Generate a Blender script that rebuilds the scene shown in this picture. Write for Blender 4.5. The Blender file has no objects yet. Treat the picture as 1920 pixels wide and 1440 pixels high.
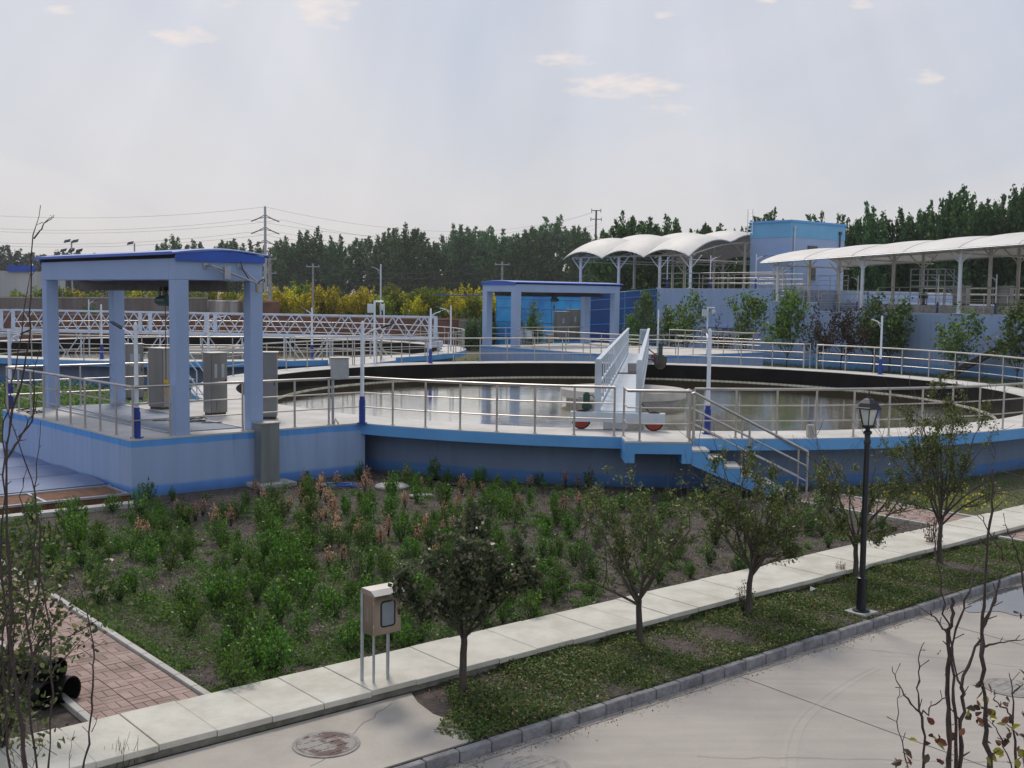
import bpy, bmesh, math, random
import numpy as np
from mathutils import Vector, Matrix

R = math.radians
sc = bpy.context.scene
col = sc.collection
random.seed(7)

# ------------------------------------------------------------------ camera
EYE = 4.75
FPX = 2100.0
PITCH = math.atan((720 - 555) / FPX)
ROLL = R(0.75)
cam_d = bpy.data.cameras.new('camera')
cam = bpy.data.objects.new('camera', cam_d)
col.objects.link(cam)
cam_d.sensor_width = 36
cam_d.lens = 36 * FPX / 1920
cam_d.clip_end = 6000
cam.matrix_world = Matrix.Translation((0, 0, EYE)) @ Matrix.Rotation(R(90) - PITCH, 4, 'X') @ Matrix.Rotation(ROLL, 4, 'Z')
sc.camera = cam

# ------------------------------------------------------------------ sky and sun
SUN_ELEV = R(52)
SUN_AZ = R(-14)        # measured from +Y (straight ahead), negative = to the left
w = bpy.data.worlds.new('World')
sc.world = w
w.use_nodes = True
nt = w.node_tree
nt.nodes.clear()


def N(t, **k):
    n = nt.nodes.new(t)
    for a, b in k.items():
        setattr(n, a, b)
    return n


L = nt.links.new
out = N('ShaderNodeOutputWorld')
bg = N('ShaderNodeBackground')
sky = N('ShaderNodeTexSky', sky_type='NISHITA', sun_disc=False)
sky.sun_elevation = SUN_ELEV
sky.sun_rotation = SUN_AZ
sky.air_density = 1.2
sky.dust_density = 2.5
sky.ozone_density = 1.5
bg.inputs[1].default_value = 0.09
tc = N('ShaderNodeTexCoord')
sep = N('ShaderNodeSeparateXYZ')
L(tc.outputs['Generated'], sep.inputs[0])


def wmath(op, a, b=None, clamp=False):
    n = N('ShaderNodeMath', operation=op)
    n.use_clamp = clamp
    for i, v in enumerate((a, b)):
        if v is None:
            continue
        if isinstance(v, (int, float)):
            n.inputs[i].default_value = v
        else:
            L(v, n.inputs[i])
    return n.outputs[0]


# cloud layer coordinates: the direction projected on a high flat layer
zc = wmath('ADD', wmath('MAXIMUM', sep.outputs[2], 0.0), 0.10)
cu = wmath('DIVIDE', sep.outputs[0], zc)
cv = wmath('DIVIDE', sep.outputs[1], zc)
comb = N('ShaderNodeCombineXYZ')
L(cu, comb.inputs[0])
L(cv, comb.inputs[1])
veil = N('ShaderNodeTexNoise')
veil.inputs['Scale'].default_value = 0.55
veil.inputs['Detail'].default_value = 4
veil.inputs['Distortion'].default_value = 0.6
mpv = N('ShaderNodeMapping')
mpv.inputs['Rotation'].default_value = (0, 0, R(25))
mpv.inputs['Scale'].default_value = (1.7, 0.45, 1)
L(comb.outputs[0], mpv.inputs[0])
L(mpv.outputs[0], veil.inputs['Vector'])
veilr = N('ShaderNodeValToRGB')
veilr.color_ramp.elements[0].position = 0.36
veilr.color_ramp.elements[0].color = (6.0, 6.6, 7.9, 1)
veilr.color_ramp.elements[1].position = 0.64
veilr.color_ramp.elements[1].color = (8.0, 8.05, 8.7, 1)
L(veil.outputs[0], veilr.inputs[0])
# haze near the horizon, slightly warmer
ra = wmath('SUBTRACT', sep.outputs[0], wmath('MULTIPLY', 0.05, 1.0))
rb_ = wmath('SUBTRACT', 0.78, sep.outputs[2])
ang = wmath('ARCTAN2', ra, rb_)
rn = N('ShaderNodeTexNoise', noise_dimensions='1D')
rn.inputs['Scale'].default_value = 9.0
rn.inputs['Detail'].default_value = 3
L(ang, rn.inputs['W'])
rayv = wmath('MULTIPLY', wmath('SUBTRACT', rn.outputs[0], 0.5), 0.24)
hz = wmath('POWER', wmath('SUBTRACT', 1.0, wmath('MAXIMUM', sep.outputs[2], 0.0), True), 9.0)
mixh = N('ShaderNodeMixRGB')
L(hz, mixh.inputs[0])
rsc = N('ShaderNodeVectorMath', operation='SCALE')
L(veilr.outputs[0], rsc.inputs[0])
L(wmath('ADD', 1.0, rayv), rsc.inputs['Scale'])
L(rsc.outputs[0], mixh.inputs[1])
mixh.inputs[2].default_value = (8.6, 8.15, 8.1, 1)
mix1 = N('ShaderNodeMixRGB')
mix1.inputs[0].default_value = 0.86
L(sky.outputs[0], mix1.inputs[1])
L(mixh.outputs[0], mix1.inputs[2])
# small cumulus puffs, each at its own bearing; shapes broken up by noise
az = wmath('DIVIDE', sep.outputs[0], wmath('MAXIMUM', sep.outputs[1], 0.05))
el = wmath('DIVIDE', sep.outputs[2], wmath('MAXIMUM', sep.outputs[1], 0.05))
cmb2 = N('ShaderNodeCombineXYZ')
L(az, cmb2.inputs[0])
L(el, cmb2.inputs[1])
mpw = N('ShaderNodeMapping')
mpw.inputs['Scale'].default_value = (1.0, 2.6, 1)
L(cmb2.outputs[0], mpw.inputs[0])
wn = N('ShaderNodeTexNoise')
wn.inputs['Scale'].default_value = 42
wn.inputs['Detail'].default_value = 8
wn.inputs['Roughness'].default_value = 0.6
L(mpw.outputs[0], wn.inputs['Vector'])
acc = None
for (ca, ce, wa, we, st) in ((-.290, .223, .050, .012, 1), (-.17, .250, .05, .030, .9), (.04, .207, .045, .012, .9), (.098, .185, .085, .018, 1),
                             (.14, .163, .05, .010, .7), (.36, .196, .024, .010, 1), (.217, .262, .022, .007, 1), (.30, .258, .020, .007, 1), (.13, .247, .02, .008, .8), (-.255, .252, .03, .008, .7), (-.40, .245, .03, .008, .8),
                             (-.365, .265, .05, .02, .7), (.385, .181, .014, .008, .6), (.01, .187, .03, .008, .4), (-.37, .268, .03, .010, .5)):
    dx = wmath('DIVIDE', wmath('SUBTRACT', az, ca), wa)
    dy = wmath('DIVIDE', wmath('SUBTRACT', el, ce), we)
    d2 = wmath('ADD', wmath('MULTIPLY', dx, dx), wmath('MULTIPLY', dy, dy))
    mk = wmath('MULTIPLY', wmath('SUBTRACT', 1.0, d2, True), st)
    acc = mk if acc is None else wmath('MAXIMUM', acc, mk)
front = wmath('GREATER_THAN', sep.outputs[1], 0.05)
puff = wmath('MULTIPLY', wmath('SUBTRACT', wmath('ADD', wmath('MULTIPLY', acc, .55), wn.outputs[0]), .80), 3.4, True)
puff = wmath('MULTIPLY', wmath('MULTIPLY', puff, front), wmath('GREATER_THAN', acc, 0.001))
puff = wmath('MULTIPLY', puff, .8)
mix2 = N('ShaderNodeMixRGB')
L(puff, mix2.inputs[0])
L(mix1.outputs[0], mix2.inputs[1])
mix2.inputs[2].default_value = (9.8, 8.9, 8.5, 1)
L(mix2.outputs[0], bg.inputs[0])
L(bg.outputs[0], out.inputs[0])

sun_d = bpy.data.lights.new('sun', 'SUN')
sun_d.energy = 2.0
sun_d.angle = R(13)
sun_d.color = (1.0, 0.90, 0.78)
sun = bpy.data.objects.new('sun', sun_d)
col.objects.link(sun)
sdir = Vector((math.sin(SUN_AZ) * math.cos(SUN_ELEV), math.cos(SUN_AZ) * math.cos(SUN_ELEV), math.sin(SUN_ELEV)))
sun.rotation_euler = sdir.to_track_quat('Z', 'Y').to_euler()

sc.view_settings.view_transform = 'Standard'
sc.view_settings.look = 'None'
sc.view_settings.exposure = 0.0
sc.view_settings.gamma = 1
sc.cycles.max_bounces = 6
sc.cycles.transparent_max_bounces = 8


# ------------------------------------------------------------------ geometry from the survey of the photograph
def ray(px, py):
    x, y = px - 960, py - 720
    c, s = math.cos(ROLL), math.sin(ROLL)
    x, y = c * x + s * y, -s * x + c * y
    return Vector((x, FPX * math.cos(PITCH) - y * math.sin(PITCH), -FPX * math.sin(PITCH) - y * math.cos(PITCH)))


def G(px, py, z=0.0):
    d = ray(px, py)
    t = (z - EYE) / d.z
    return Vector((d.x * t, d.y * t, z))


def D(px, py, Y):
    d = ray(px, py)
    t = Y / d.y
    return Vector((d.x * t, Y, EYE + d.z * t))


def PX(p):
    x, y, z = p[0], p[1], p[2] - EYE
    fw = y * math.cos(PITCH) - z * math.sin(PITCH)
    up = y * math.sin(PITCH) + z * math.cos(PITCH)
    a, b = FPX * x / fw, -FPX * up / fw
    c, s = math.cos(ROLL), math.sin(ROLL)
    return 960 + c * a - s * b, 720 + s * a + c * b


AX = R(40)
U = Vector((math.cos(AX), math.sin(AX), 0))
V = Vector((-math.sin(AX), math.cos(AX), 0))
Z = Vector((0, 0, 1))
DK = 1.35          # deck height of tanks and platforms


# ------------------------------------------------------------------ materials
MATS = {}


def mat(name, color, rough=0.6, metal=0.0, noise=None, bump=None, spec=None, c2=None, nscale=3.0, trans=0.0, alpha=None, bscale=None, streak=False):
    """procedural: base colour broken up by noise between color and c2, optional bump."""
    m = bpy.data.materials.new(name)
    m.use_nodes = True
    t = m.node_tree
    b = t.nodes['Principled BSDF']
    b.inputs['Roughness'].default_value = rough
    b.inputs['Metallic'].default_value = metal
    if spec is not None:
        b.inputs['Specular IOR Level'].default_value = spec
    tcn = t.nodes.new('ShaderNodeTexCoord')
    src = tcn.outputs['Object']
    if streak:
        mp = t.nodes.new('ShaderNodeMapping')
        mp.inputs['Scale'].default_value = (1, 1, .12)
        t.links.new(src, mp.inputs[0])
        src = mp.outputs[0]
    if c2 is None:
        c2 = tuple(min(1, v * 0.78) for v in color)
    nz = t.nodes.new('ShaderNodeTexNoise')
    nz.inputs['Scale'].default_value = nscale
    nz.inputs['Detail'].default_value = 6
    nz.inputs['Roughness'].default_value = 0.62
    t.links.new(src, nz.inputs['Vector'])
    rp = t.nodes.new('ShaderNodeValToRGB')
    rp.color_ramp.elements[0].position = 0.36
    rp.color_ramp.elements[0].color = (*c2, 1)
    rp.color_ramp.elements[1].position = 0.62
    rp.color_ramp.elements[1].color = (*color, 1)
    t.links.new(nz.outputs[0], rp.inputs[0])
    t.links.new(rp.outputs[0], b.inputs['Base Color'])
    if bump:
        bs = t.nodes.new('ShaderNodeTexNoise')
        bs.inputs['Scale'].default_value = bscale or nscale * 6
        bs.inputs['Detail'].default_value = 5
        t.links.new(tcn.outputs['Object'], bs.inputs['Vector'])
        bn = t.nodes.new('ShaderNodeBump')
        bn.inputs['Strength'].default_value = bump
        bn.inputs['Distance'].default_value = 0.02
        t.links.new(bs.outputs[0], bn.inputs['Height'])
        t.links.new(bn.outputs[0], b.inputs['Normal'])
    MATS[name] = m
    return m


def leafmat(name, a, b2, c=None, trans=0.35, rough=0.5):
    m = bpy.data.materials.new(name)
    m.use_nodes = True
    t = m.node_tree
    b = t.nodes['Principled BSDF']
    o = t.nodes['Material Output']
    g = t.nodes.new('ShaderNodeNewGeometry')
    rp = t.nodes.new('ShaderNodeValToRGB')
    rp.color_ramp.elements[0].position = 0.1
    rp.color_ramp.elements[0].color = (*a, 1)
    rp.color_ramp.elements[1].position = 0.75
    rp.color_ramp.elements[1].color = (*b2, 1)
    if c:
        e = rp.color_ramp.elements.new(1.0)
        e.color = (*c, 1)
    t.links.new(g.outputs['Random Per Island'], rp.inputs[0])
    oi = t.nodes.new('ShaderNodeObjectInfo')
    hs = t.nodes.new('ShaderNodeHueSaturation')
    mr = t.nodes.new('ShaderNodeMapRange')
    mr.inputs['To Min'].default_value = 0.75
    mr.inputs['To Max'].default_value = 1.3
    t.links.new(oi.outputs['Random'], mr.inputs['Value'])
    t.links.new(mr.outputs[0], hs.inputs['Value'])
    mr2 = t.nodes.new('ShaderNodeMapRange')
    mr2.inputs['To Min'].default_value = 0.488
    mr2.inputs['To Max'].default_value = 0.512
    t.links.new(oi.outputs['Random'], mr2.inputs['Value'])
    t.links.new(mr2.outputs[0], hs.inputs['Hue'])
    t.links.new(rp.outputs[0], hs.inputs['Color'])
    t.links.new(hs.outputs[0], b.inputs['Base Color'])
    b.inputs['Roughness'].default_value = rough
    b.inputs['Specular IOR Level'].default_value = 0.35
    tr = t.nodes.new('ShaderNodeBsdfTranslucent')
    t.links.new(hs.outputs[0], tr.inputs[0])
    mx = t.nodes.new('ShaderNodeMixShader')
    mx.inputs[0].default_value = trans
    t.links.new(b.outputs[0], mx.inputs[1])
    t.links.new(tr.outputs[0], mx.inputs[2])
    t.links.new(mx.outputs[0], o.inputs[0])
    MATS[name] = m
    return m


def wallpaint(name, z_top, z_bot, top_c, mid_c, bot_c, top_h=0.22, bot_h=0.3):
    """plaster wall with a painted band under the coping and another above the ground (world heights)."""
    m = bpy.data.materials.new(name)
    m.use_nodes = True
    t = m.node_tree
    b = t.nodes['Principled BSDF']
    b.inputs['Roughness'].default_value = 0.75
    g = t.nodes.new('ShaderNodeNewGeometry')
    s = t.nodes.new('ShaderNodeSeparateXYZ')
    t.links.new(g.outputs['Position'], s.inputs[0])
    nz = t.nodes.new('ShaderNodeTexNoise')
    nz.inputs['Scale'].default_value = 1.3
    nz.inputs['Detail'].default_value = 7
    t.links.new(g.outputs['Position'], nz.inputs['Vector'])
    mp = t.nodes.new('ShaderNodeMapping')
    mp.inputs['Scale'].default_value = (2.2, 2.2, .1)
    t.links.new(g.outputs['Position'], mp.inputs[0])
    nz2 = t.nodes.new('ShaderNodeTexNoise')
    nz2.inputs['Scale'].default_value = 1.5
    nz2.inputs['Detail'].default_value = 6
    t.links.new(mp.outputs[0], nz2.inputs['Vector'])

    def mth(op, a, bb, clamp=False):
        n = t.nodes.new('ShaderNodeMath')
        n.operation = op
        n.use_clamp = clamp
        for i, v in enumerate((a, bb)):
            if isinstance(v, (int, float)):
                n.inputs[i].default_value = v
            else:
                t.links.new(v, n.inputs[i])
        return n.outputs[0]
    wob = mth('MULTIPLY', mth('SUBTRACT', nz.outputs[0], 0.5), 0.06)
    zz = mth('ADD', s.outputs[2], wob)
    ftop = mth('MULTIPLY', mth('SUBTRACT', zz, z_top - top_h), 40.0, True)
    fbot = mth('MULTIPLY', mth('SUBTRACT', z_bot + bot_h, zz), 14.0, True)
    m1 = t.nodes.new('ShaderNodeMixRGB')
    t.links.new(ftop, m1.inputs[0])
    m1.inputs[1].default_value = (*mid_c, 1)
    m1.inputs[2].default_value = (*top_c, 1)
    m2 = t.nodes.new('ShaderNodeMixRGB')
    t.links.new(fbot, m2.inputs[0])
    t.links.new(m1.outputs[0], m2.inputs[1])
    m2.inputs[2].default_value = (*bot_c, 1)
    # weather streaks
    rp = t.nodes.new('ShaderNodeMapRange')
    rp.inputs['From Min'].default_value = 0.35
    rp.inputs['From Max'].default_value = 0.7
    rp.inputs['To Min'].default_value = 0.91
    rp.inputs['To Max'].default_value = 1.04
    t.links.new(nz2.outputs[0], rp.inputs['Value'])
    mp3 = t.nodes.new('ShaderNodeMapping')
    mp3.inputs['Scale'].default_value = (5.0, 5.0, .22)
    t.links.new(g.outputs['Position'], mp3.inputs[0])
    nz3 = t.nodes.new('ShaderNodeTexNoise')
    nz3.inputs['Scale'].default_value = 1.6
    nz3.inputs['Detail'].default_value = 4
    t.links.new(mp3.outputs[0], nz3.inputs['Vector'])
    drip = mth('MULTIPLY', mth('SUBTRACT', nz3.outputs[0], 0.56), 7.0, True)
    drip = mth('MULTIPLY', drip, mth('MULTIPLY', mth('SUBTRACT', s.outputs[2], z_top - .85), 1.3, True))
    splash = mth('MULTIPLY', mth('SUBTRACT', mth('ADD', z_bot + .22, mth('MULTIPLY', wob, 4.0)), s.outputs[2]), 5.0, True)
    dirt = mth('SUBTRACT', 1.0, mth('ADD', mth('MULTIPLY', drip, .20), mth('MULTIPLY', splash, .35)))
    m3 = t.nodes.new('ShaderNodeVectorMath')
    m3.operation = 'SCALE'
    t.links.new(m2.outputs[0], m3.inputs[0])
    t.links.new(mth('MULTIPLY', rp.outputs[0], dirt), m3.inputs['Scale'])
    t.links.new(m3.outputs[0], b.inputs['Base Color'])
    bn = t.nodes.new('ShaderNodeBump')
    bn.inputs['Strength'].default_value = 0.25
    bn.inputs['Distance'].default_value = 0.01
    nb = t.nodes.new('ShaderNodeTexNoise')
    nb.inputs['Scale'].default_value = 14
    t.links.new(g.outputs['Position'], nb.inputs['Vector'])
    t.links.new(nb.outputs[0], bn.inputs['Height'])
    t.links.new(bn.outputs[0], b.inputs['Normal'])
    MATS[name] = m
    return m


PERI = (0.305, 0.42, 0.645)
BLUE = (0.10, 0.33, 0.74)
mat('concrete', (0.50, 0.49, 0.46), 0.85, c2=(0.40, 0.385, 0.36), nscale=1.2, bump=0.3, bscale=20)
mat('deck_concrete', (0.60, 0.585, 0.56), 0.8, c2=(0.47, 0.455, 0.43), nscale=0.9, bump=0.25, bscale=18)
mat('fascia_blue', (0.12, 0.37, 0.72), 0.6, c2=(0.10, 0.32, 0.66), nscale=1.0, bump=0.15)
mat('periwinkle', PERI, 0.7, c2=(0.285, 0.395, 0.61), nscale=0.8, bump=0.15)
mat('white_paint', (0.53, 0.60, 0.68), 0.5, c2=(0.43, 0.49, 0.56), nscale=2)
mat('truss_paint', (0.52, 0.60, 0.74), 0.45, c2=(0.45, 0.53, 0.67), nscale=2)
mat('pale_grating', (0.52, 0.58, 0.64), 0.6, c2=(0.45, 0.51, 0.57), nscale=1.5)
mat('steel', (0.52, 0.50, 0.48), 0.42, 0.85, c2=(0.42, 0.40, 0.38), nscale=2.0)
mat('brushed', (0.30, 0.305, 0.30), 0.36, 0.85, c2=(0.23, 0.235, 0.235), nscale=1.5, streak=True)
mat('brushed_warm', (0.42, 0.37, 0.32), 0.30, 0.9, c2=(0.32, 0.28, 0.245), nscale=1.5, streak=True)
mat('duct_zinc', (0.24, 0.265, 0.27), 0.45, 0.25, c2=(0.17, 0.195, 0.20), nscale=2.5, streak=True)
mat('galvanised', (0.42, 0.45, 0.50), 0.45, 0.6, c2=(0.34, 0.37, 0.42), nscale=6)
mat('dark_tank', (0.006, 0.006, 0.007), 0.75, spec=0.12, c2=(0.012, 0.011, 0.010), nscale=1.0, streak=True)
mat('weir_metal', (0.50, 0.50, 0.46), 0.5, 0.3, c2=(0.33, 0.33, 0.27), nscale=2.5)
mat('red_paint', (0.42, 0.035, 0.02), 0.55, c2=(0.25, 0.03, 0.02), nscale=8)
mat('rubber', (0.025, 0.024, 0.023), 0.7)
mat('navy', (0.015, 0.05, 0.32), 0.4, c2=(0.012, 0.04, 0.25))
mat('roof_blue', (0.02, 0.10, 0.52), 0.4, c2=(0.015, 0.08, 0.43), nscale=1.0)
mat('roof_blue_top', (0.14, 0.24, 0.55), 0.35, 0.2, c2=(0.10, 0.18, 0.48), nscale=1.0)
mat('dark_steel', (0.05, 0.05, 0.055), 0.5, 0.3, c2=(0.09, 0.075, 0.06), nscale=4)
mat('rust', (0.21, 0.095, 0.045), 0.85, c2=(0.11, 0.05, 0.03), nscale=6, bump=0.5)
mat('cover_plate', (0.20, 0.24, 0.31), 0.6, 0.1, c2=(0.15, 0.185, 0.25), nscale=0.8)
mat('sheet_cover', (0.15, 0.20, 0.34), 0.4, 0.1, c2=(0.11, 0.15, 0.27), nscale=0.5)
mat('membrane', (0.70, 0.69, 0.665), 0.6, c2=(0.60, 0.585, 0.555), nscale=0.5, streak=False)
mat('column_cream', (0.66, 0.64, 0.58), 0.5, c2=(0.56, 0.53, 0.47), nscale=1.5)
mat('skyblue_wall', (0.16, 0.42, 0.68), 0.65, c2=(0.14, 0.38, 0.62), nscale=0.6)
mat('pole_white', (0.72, 0.78, 0.88), 0.35, c2=(0.64, 0.70, 0.80), nscale=3)
mat('dark_gap', (0.02, 0.018, 0.016), 0.8)
mat('black_iron', (0.010, 0.014, 0.020), 0.35, 0.2, c2=(0.016, 0.02, 0.028), nscale=8)
mat('frosted', (0.55, 0.60, 0.58), 0.25, c2=(0.46, 0.50, 0.48), nscale=5)
mat('yellow', (0.70, 0.42, 0.02), 0.5, c2=(0.4, 0.24, 0.02), nscale=6)
mat('dark_green', (0.02, 0.07, 0.06), 0.4, c2=(0.015, 0.05, 0.05))
mat('bark', (0.095, 0.08, 0.066), 0.9, c2=(0.05, 0.042, 0.036), nscale=9, bump=0.7, bscale=40, streak=True)
mat('bark_dark', (0.065, 0.045, 0.04), 0.8, c2=(0.035, 0.025, 0.024), nscale=14, bump=0.6, bscale=60)
mat('bark_pale', (0.24, 0.215, 0.18), 0.9, c2=(0.13, 0.115, 0.10), nscale=7, bump=0.5, bscale=30)
mat('soil', (0.090, 0.072, 0.063), 0.95, c2=(0.036, 0.028, 0.025), nscale=5.5, bump=1.0, bscale=16)
mat('field', (0.13, 0.10, 0.07), 0.95, c2=(0.085, 0.09, 0.045), nscale=0.05, bump=0.6, bscale=0.8)
mat('kerb_stone', (0.27, 0.27, 0.285), 0.85, c2=(0.15, 0.15, 0.16), nscale=5, bump=0.9, bscale=24)
mat('slab', (0.62, 0.61, 0.545), 0.85, c2=(0.49, 0.475, 0.41), nscale=2.0, bump=0.4, bscale=28)
mat('slab_base', (0.30, 0.29, 0.24), 0.9, c2=(0.16, 0.15, 0.12), nscale=4, bump=0.8, bscale=20)
mat('brick_red', (0.22, 0.11, 0.08), 0.9, c2=(0.14, 0.08, 0.06), nscale=1.2, bump=0.5)
mat('old_wall', (0.22, 0.20, 0.19), 0.9, c2=(0.14, 0.12, 0.11), nscale=0.6, bump=0.4, streak=True)
mat('peeling', (0.46, 0.45, 0.44), 0.9, c2=(0.12, 0.10, 0.09), nscale=0.9, streak=True)
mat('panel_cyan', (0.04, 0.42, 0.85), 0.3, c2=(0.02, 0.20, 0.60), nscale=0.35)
mat('panel_shaded', (0.014, 0.085, 0.32), 0.35, c2=(0.010, 0.06, 0.24), nscale=0.5)  # same panels on the face in shade, darkened in the colour
mat('panel_line', (0.12, 0.36, 0.68), 0.4)
mat('iron_lid', (0.115, 0.078, 0.064), 0.75, 0.1, c2=(0.28, 0.26, 0.25), nscale=2.4, bump=0.6, bscale=30)
mat('lid_grey', (0.33, 0.32, 0.30), 0.8, 0.0, c2=(0.22, 0.205, 0.19), nscale=9, bump=0.6, bscale=40)
mat('stone_grey', (0.42, 0.42, 0.41), 0.9, c2=(0.27, 0.27, 0.26), nscale=3, bump=0.6)
mat('blue_hose', (0.02, 0.12, 0.5), 0.5)
mat('glass_dark', (0.03, 0.035, 0.04), 0.08, 0.0, c2=(0.02, 0.025, 0.03))
mat('meter_face', (0.30, 0.36, 0.42), 0.15, 0.0, c2=(0.25, 0.31, 0.37), nscale=3)
mat('solar', (0.02, 0.025, 0.05), 0.15)
mat('litter', (0.34, 0.25, 0.16), 0.9, c2=(0.2, 0.14, 0.09), nscale=30)
mat('far_white', (0.48, 0.50, 0.52), 0.7, c2=(0.36, 0.37, 0.38), nscale=0.3, streak=True)
mat('wire', (0.06, 0.06, 0.065), 0.6)
mat('pipe_black', (0.006, 0.006, 0.006), 0.6, spec=0.2)
wallpaint('wall_platform', DK, 0.0, BLUE, PERI, (0.12, 0.30, 0.72), 0.20, 0.28)
wallpaint('wall_tank', DK, 0.0, (0.19, 0.28, 0.43), (0.165, 0.235, 0.36), (0.075, 0.20, 0.46), 0.02, 0.34)
wallpaint('wall_pool', 5.5, 0.0, PERI, PERI, (0.16, 0.36, 0.66), 0.02, 0.7)

leafmat('leaf_poplar', (0.038, 0.105, 0.038), (0.085, 0.175, 0.058), (0.17, 0.27, 0.085), 0.42)
leafmat('leaf_poplar_far', (0.07, 0.10, 0.075), (0.10, 0.14, 0.10), None, 0.25)  # paler and greyer, distance haze mixed into the leaf colour
leafmat('leaf_maple', (0.054, 0.12, 0.0336), (0.132, 0.24, 0.054), (0.288, 0.336, 0.072), 0.4)
leafmat('leaf_purple', (0.045, 0.030, 0.022), (0.075, 0.055, 0.035), (0.09, 0.075, 0.035), 0.3)
leafmat('leaf_olive', (0.044, 0.0682, 0.0176), (0.1155, 0.154, 0.0396), (0.297, 0.286, 0.121), 0.42, 0.4)
leafmat('leaf_privet', (0.0366, 0.1037, 0.0146), (0.1037, 0.2257, 0.0268), (0.2074, 0.3416, 0.0488), 0.4, 0.45)
leafmat('leaf_weed', (0.0575, 0.115, 0.0184), (0.1265, 0.2185, 0.0345), (0.2185, 0.2645, 0.069), 0.4)
leafmat('leaf_ground', (0.0416, 0.0845, 0.0182), (0.1105, 0.1755, 0.0338), (0.26, 0.247, 0.0975), 0.35)
leafmat('leaf_yellow', (0.20, 0.24, 0.025), (0.68, 0.58, 0.04), (0.85, 0.70, 0.07), 0.55)
leafmat('leaf_yellowgreen', (0.08, 0.15, 0.025), (0.24, 0.30, 0.035), (0.45, 0.42, 0.05), 0.45)
leafmat('leaf_dry', (0.34, 0.18, 0.10), (0.60, 0.40, 0.27), (0.75, 0.56, 0.42), 0.4)
leafmat('leaf_red', (0.09, 0.032, 0.020), (0.19, 0.065, 0.035), (0.28, 0.13, 0.05), 0.3, 0.35)
leafmat('leaf_lime', (0.20, 0.22, 0.03), (0.36, 0.34, 0.05), None, 0.4, 0.35)
leafmat('leaf_greybrown', (0.035, 0.058, 0.024), (0.085, 0.11, 0.048), (0.26, 0.24, 0.17), 0.35, 0.36)


MATS['iron_lid'].node_tree.nodes['Color Ramp'].color_ramp.elements[0].position = .47
MATS['iron_lid'].node_tree.nodes['Color Ramp'].color_ramp.elements[1].position = .52


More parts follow.
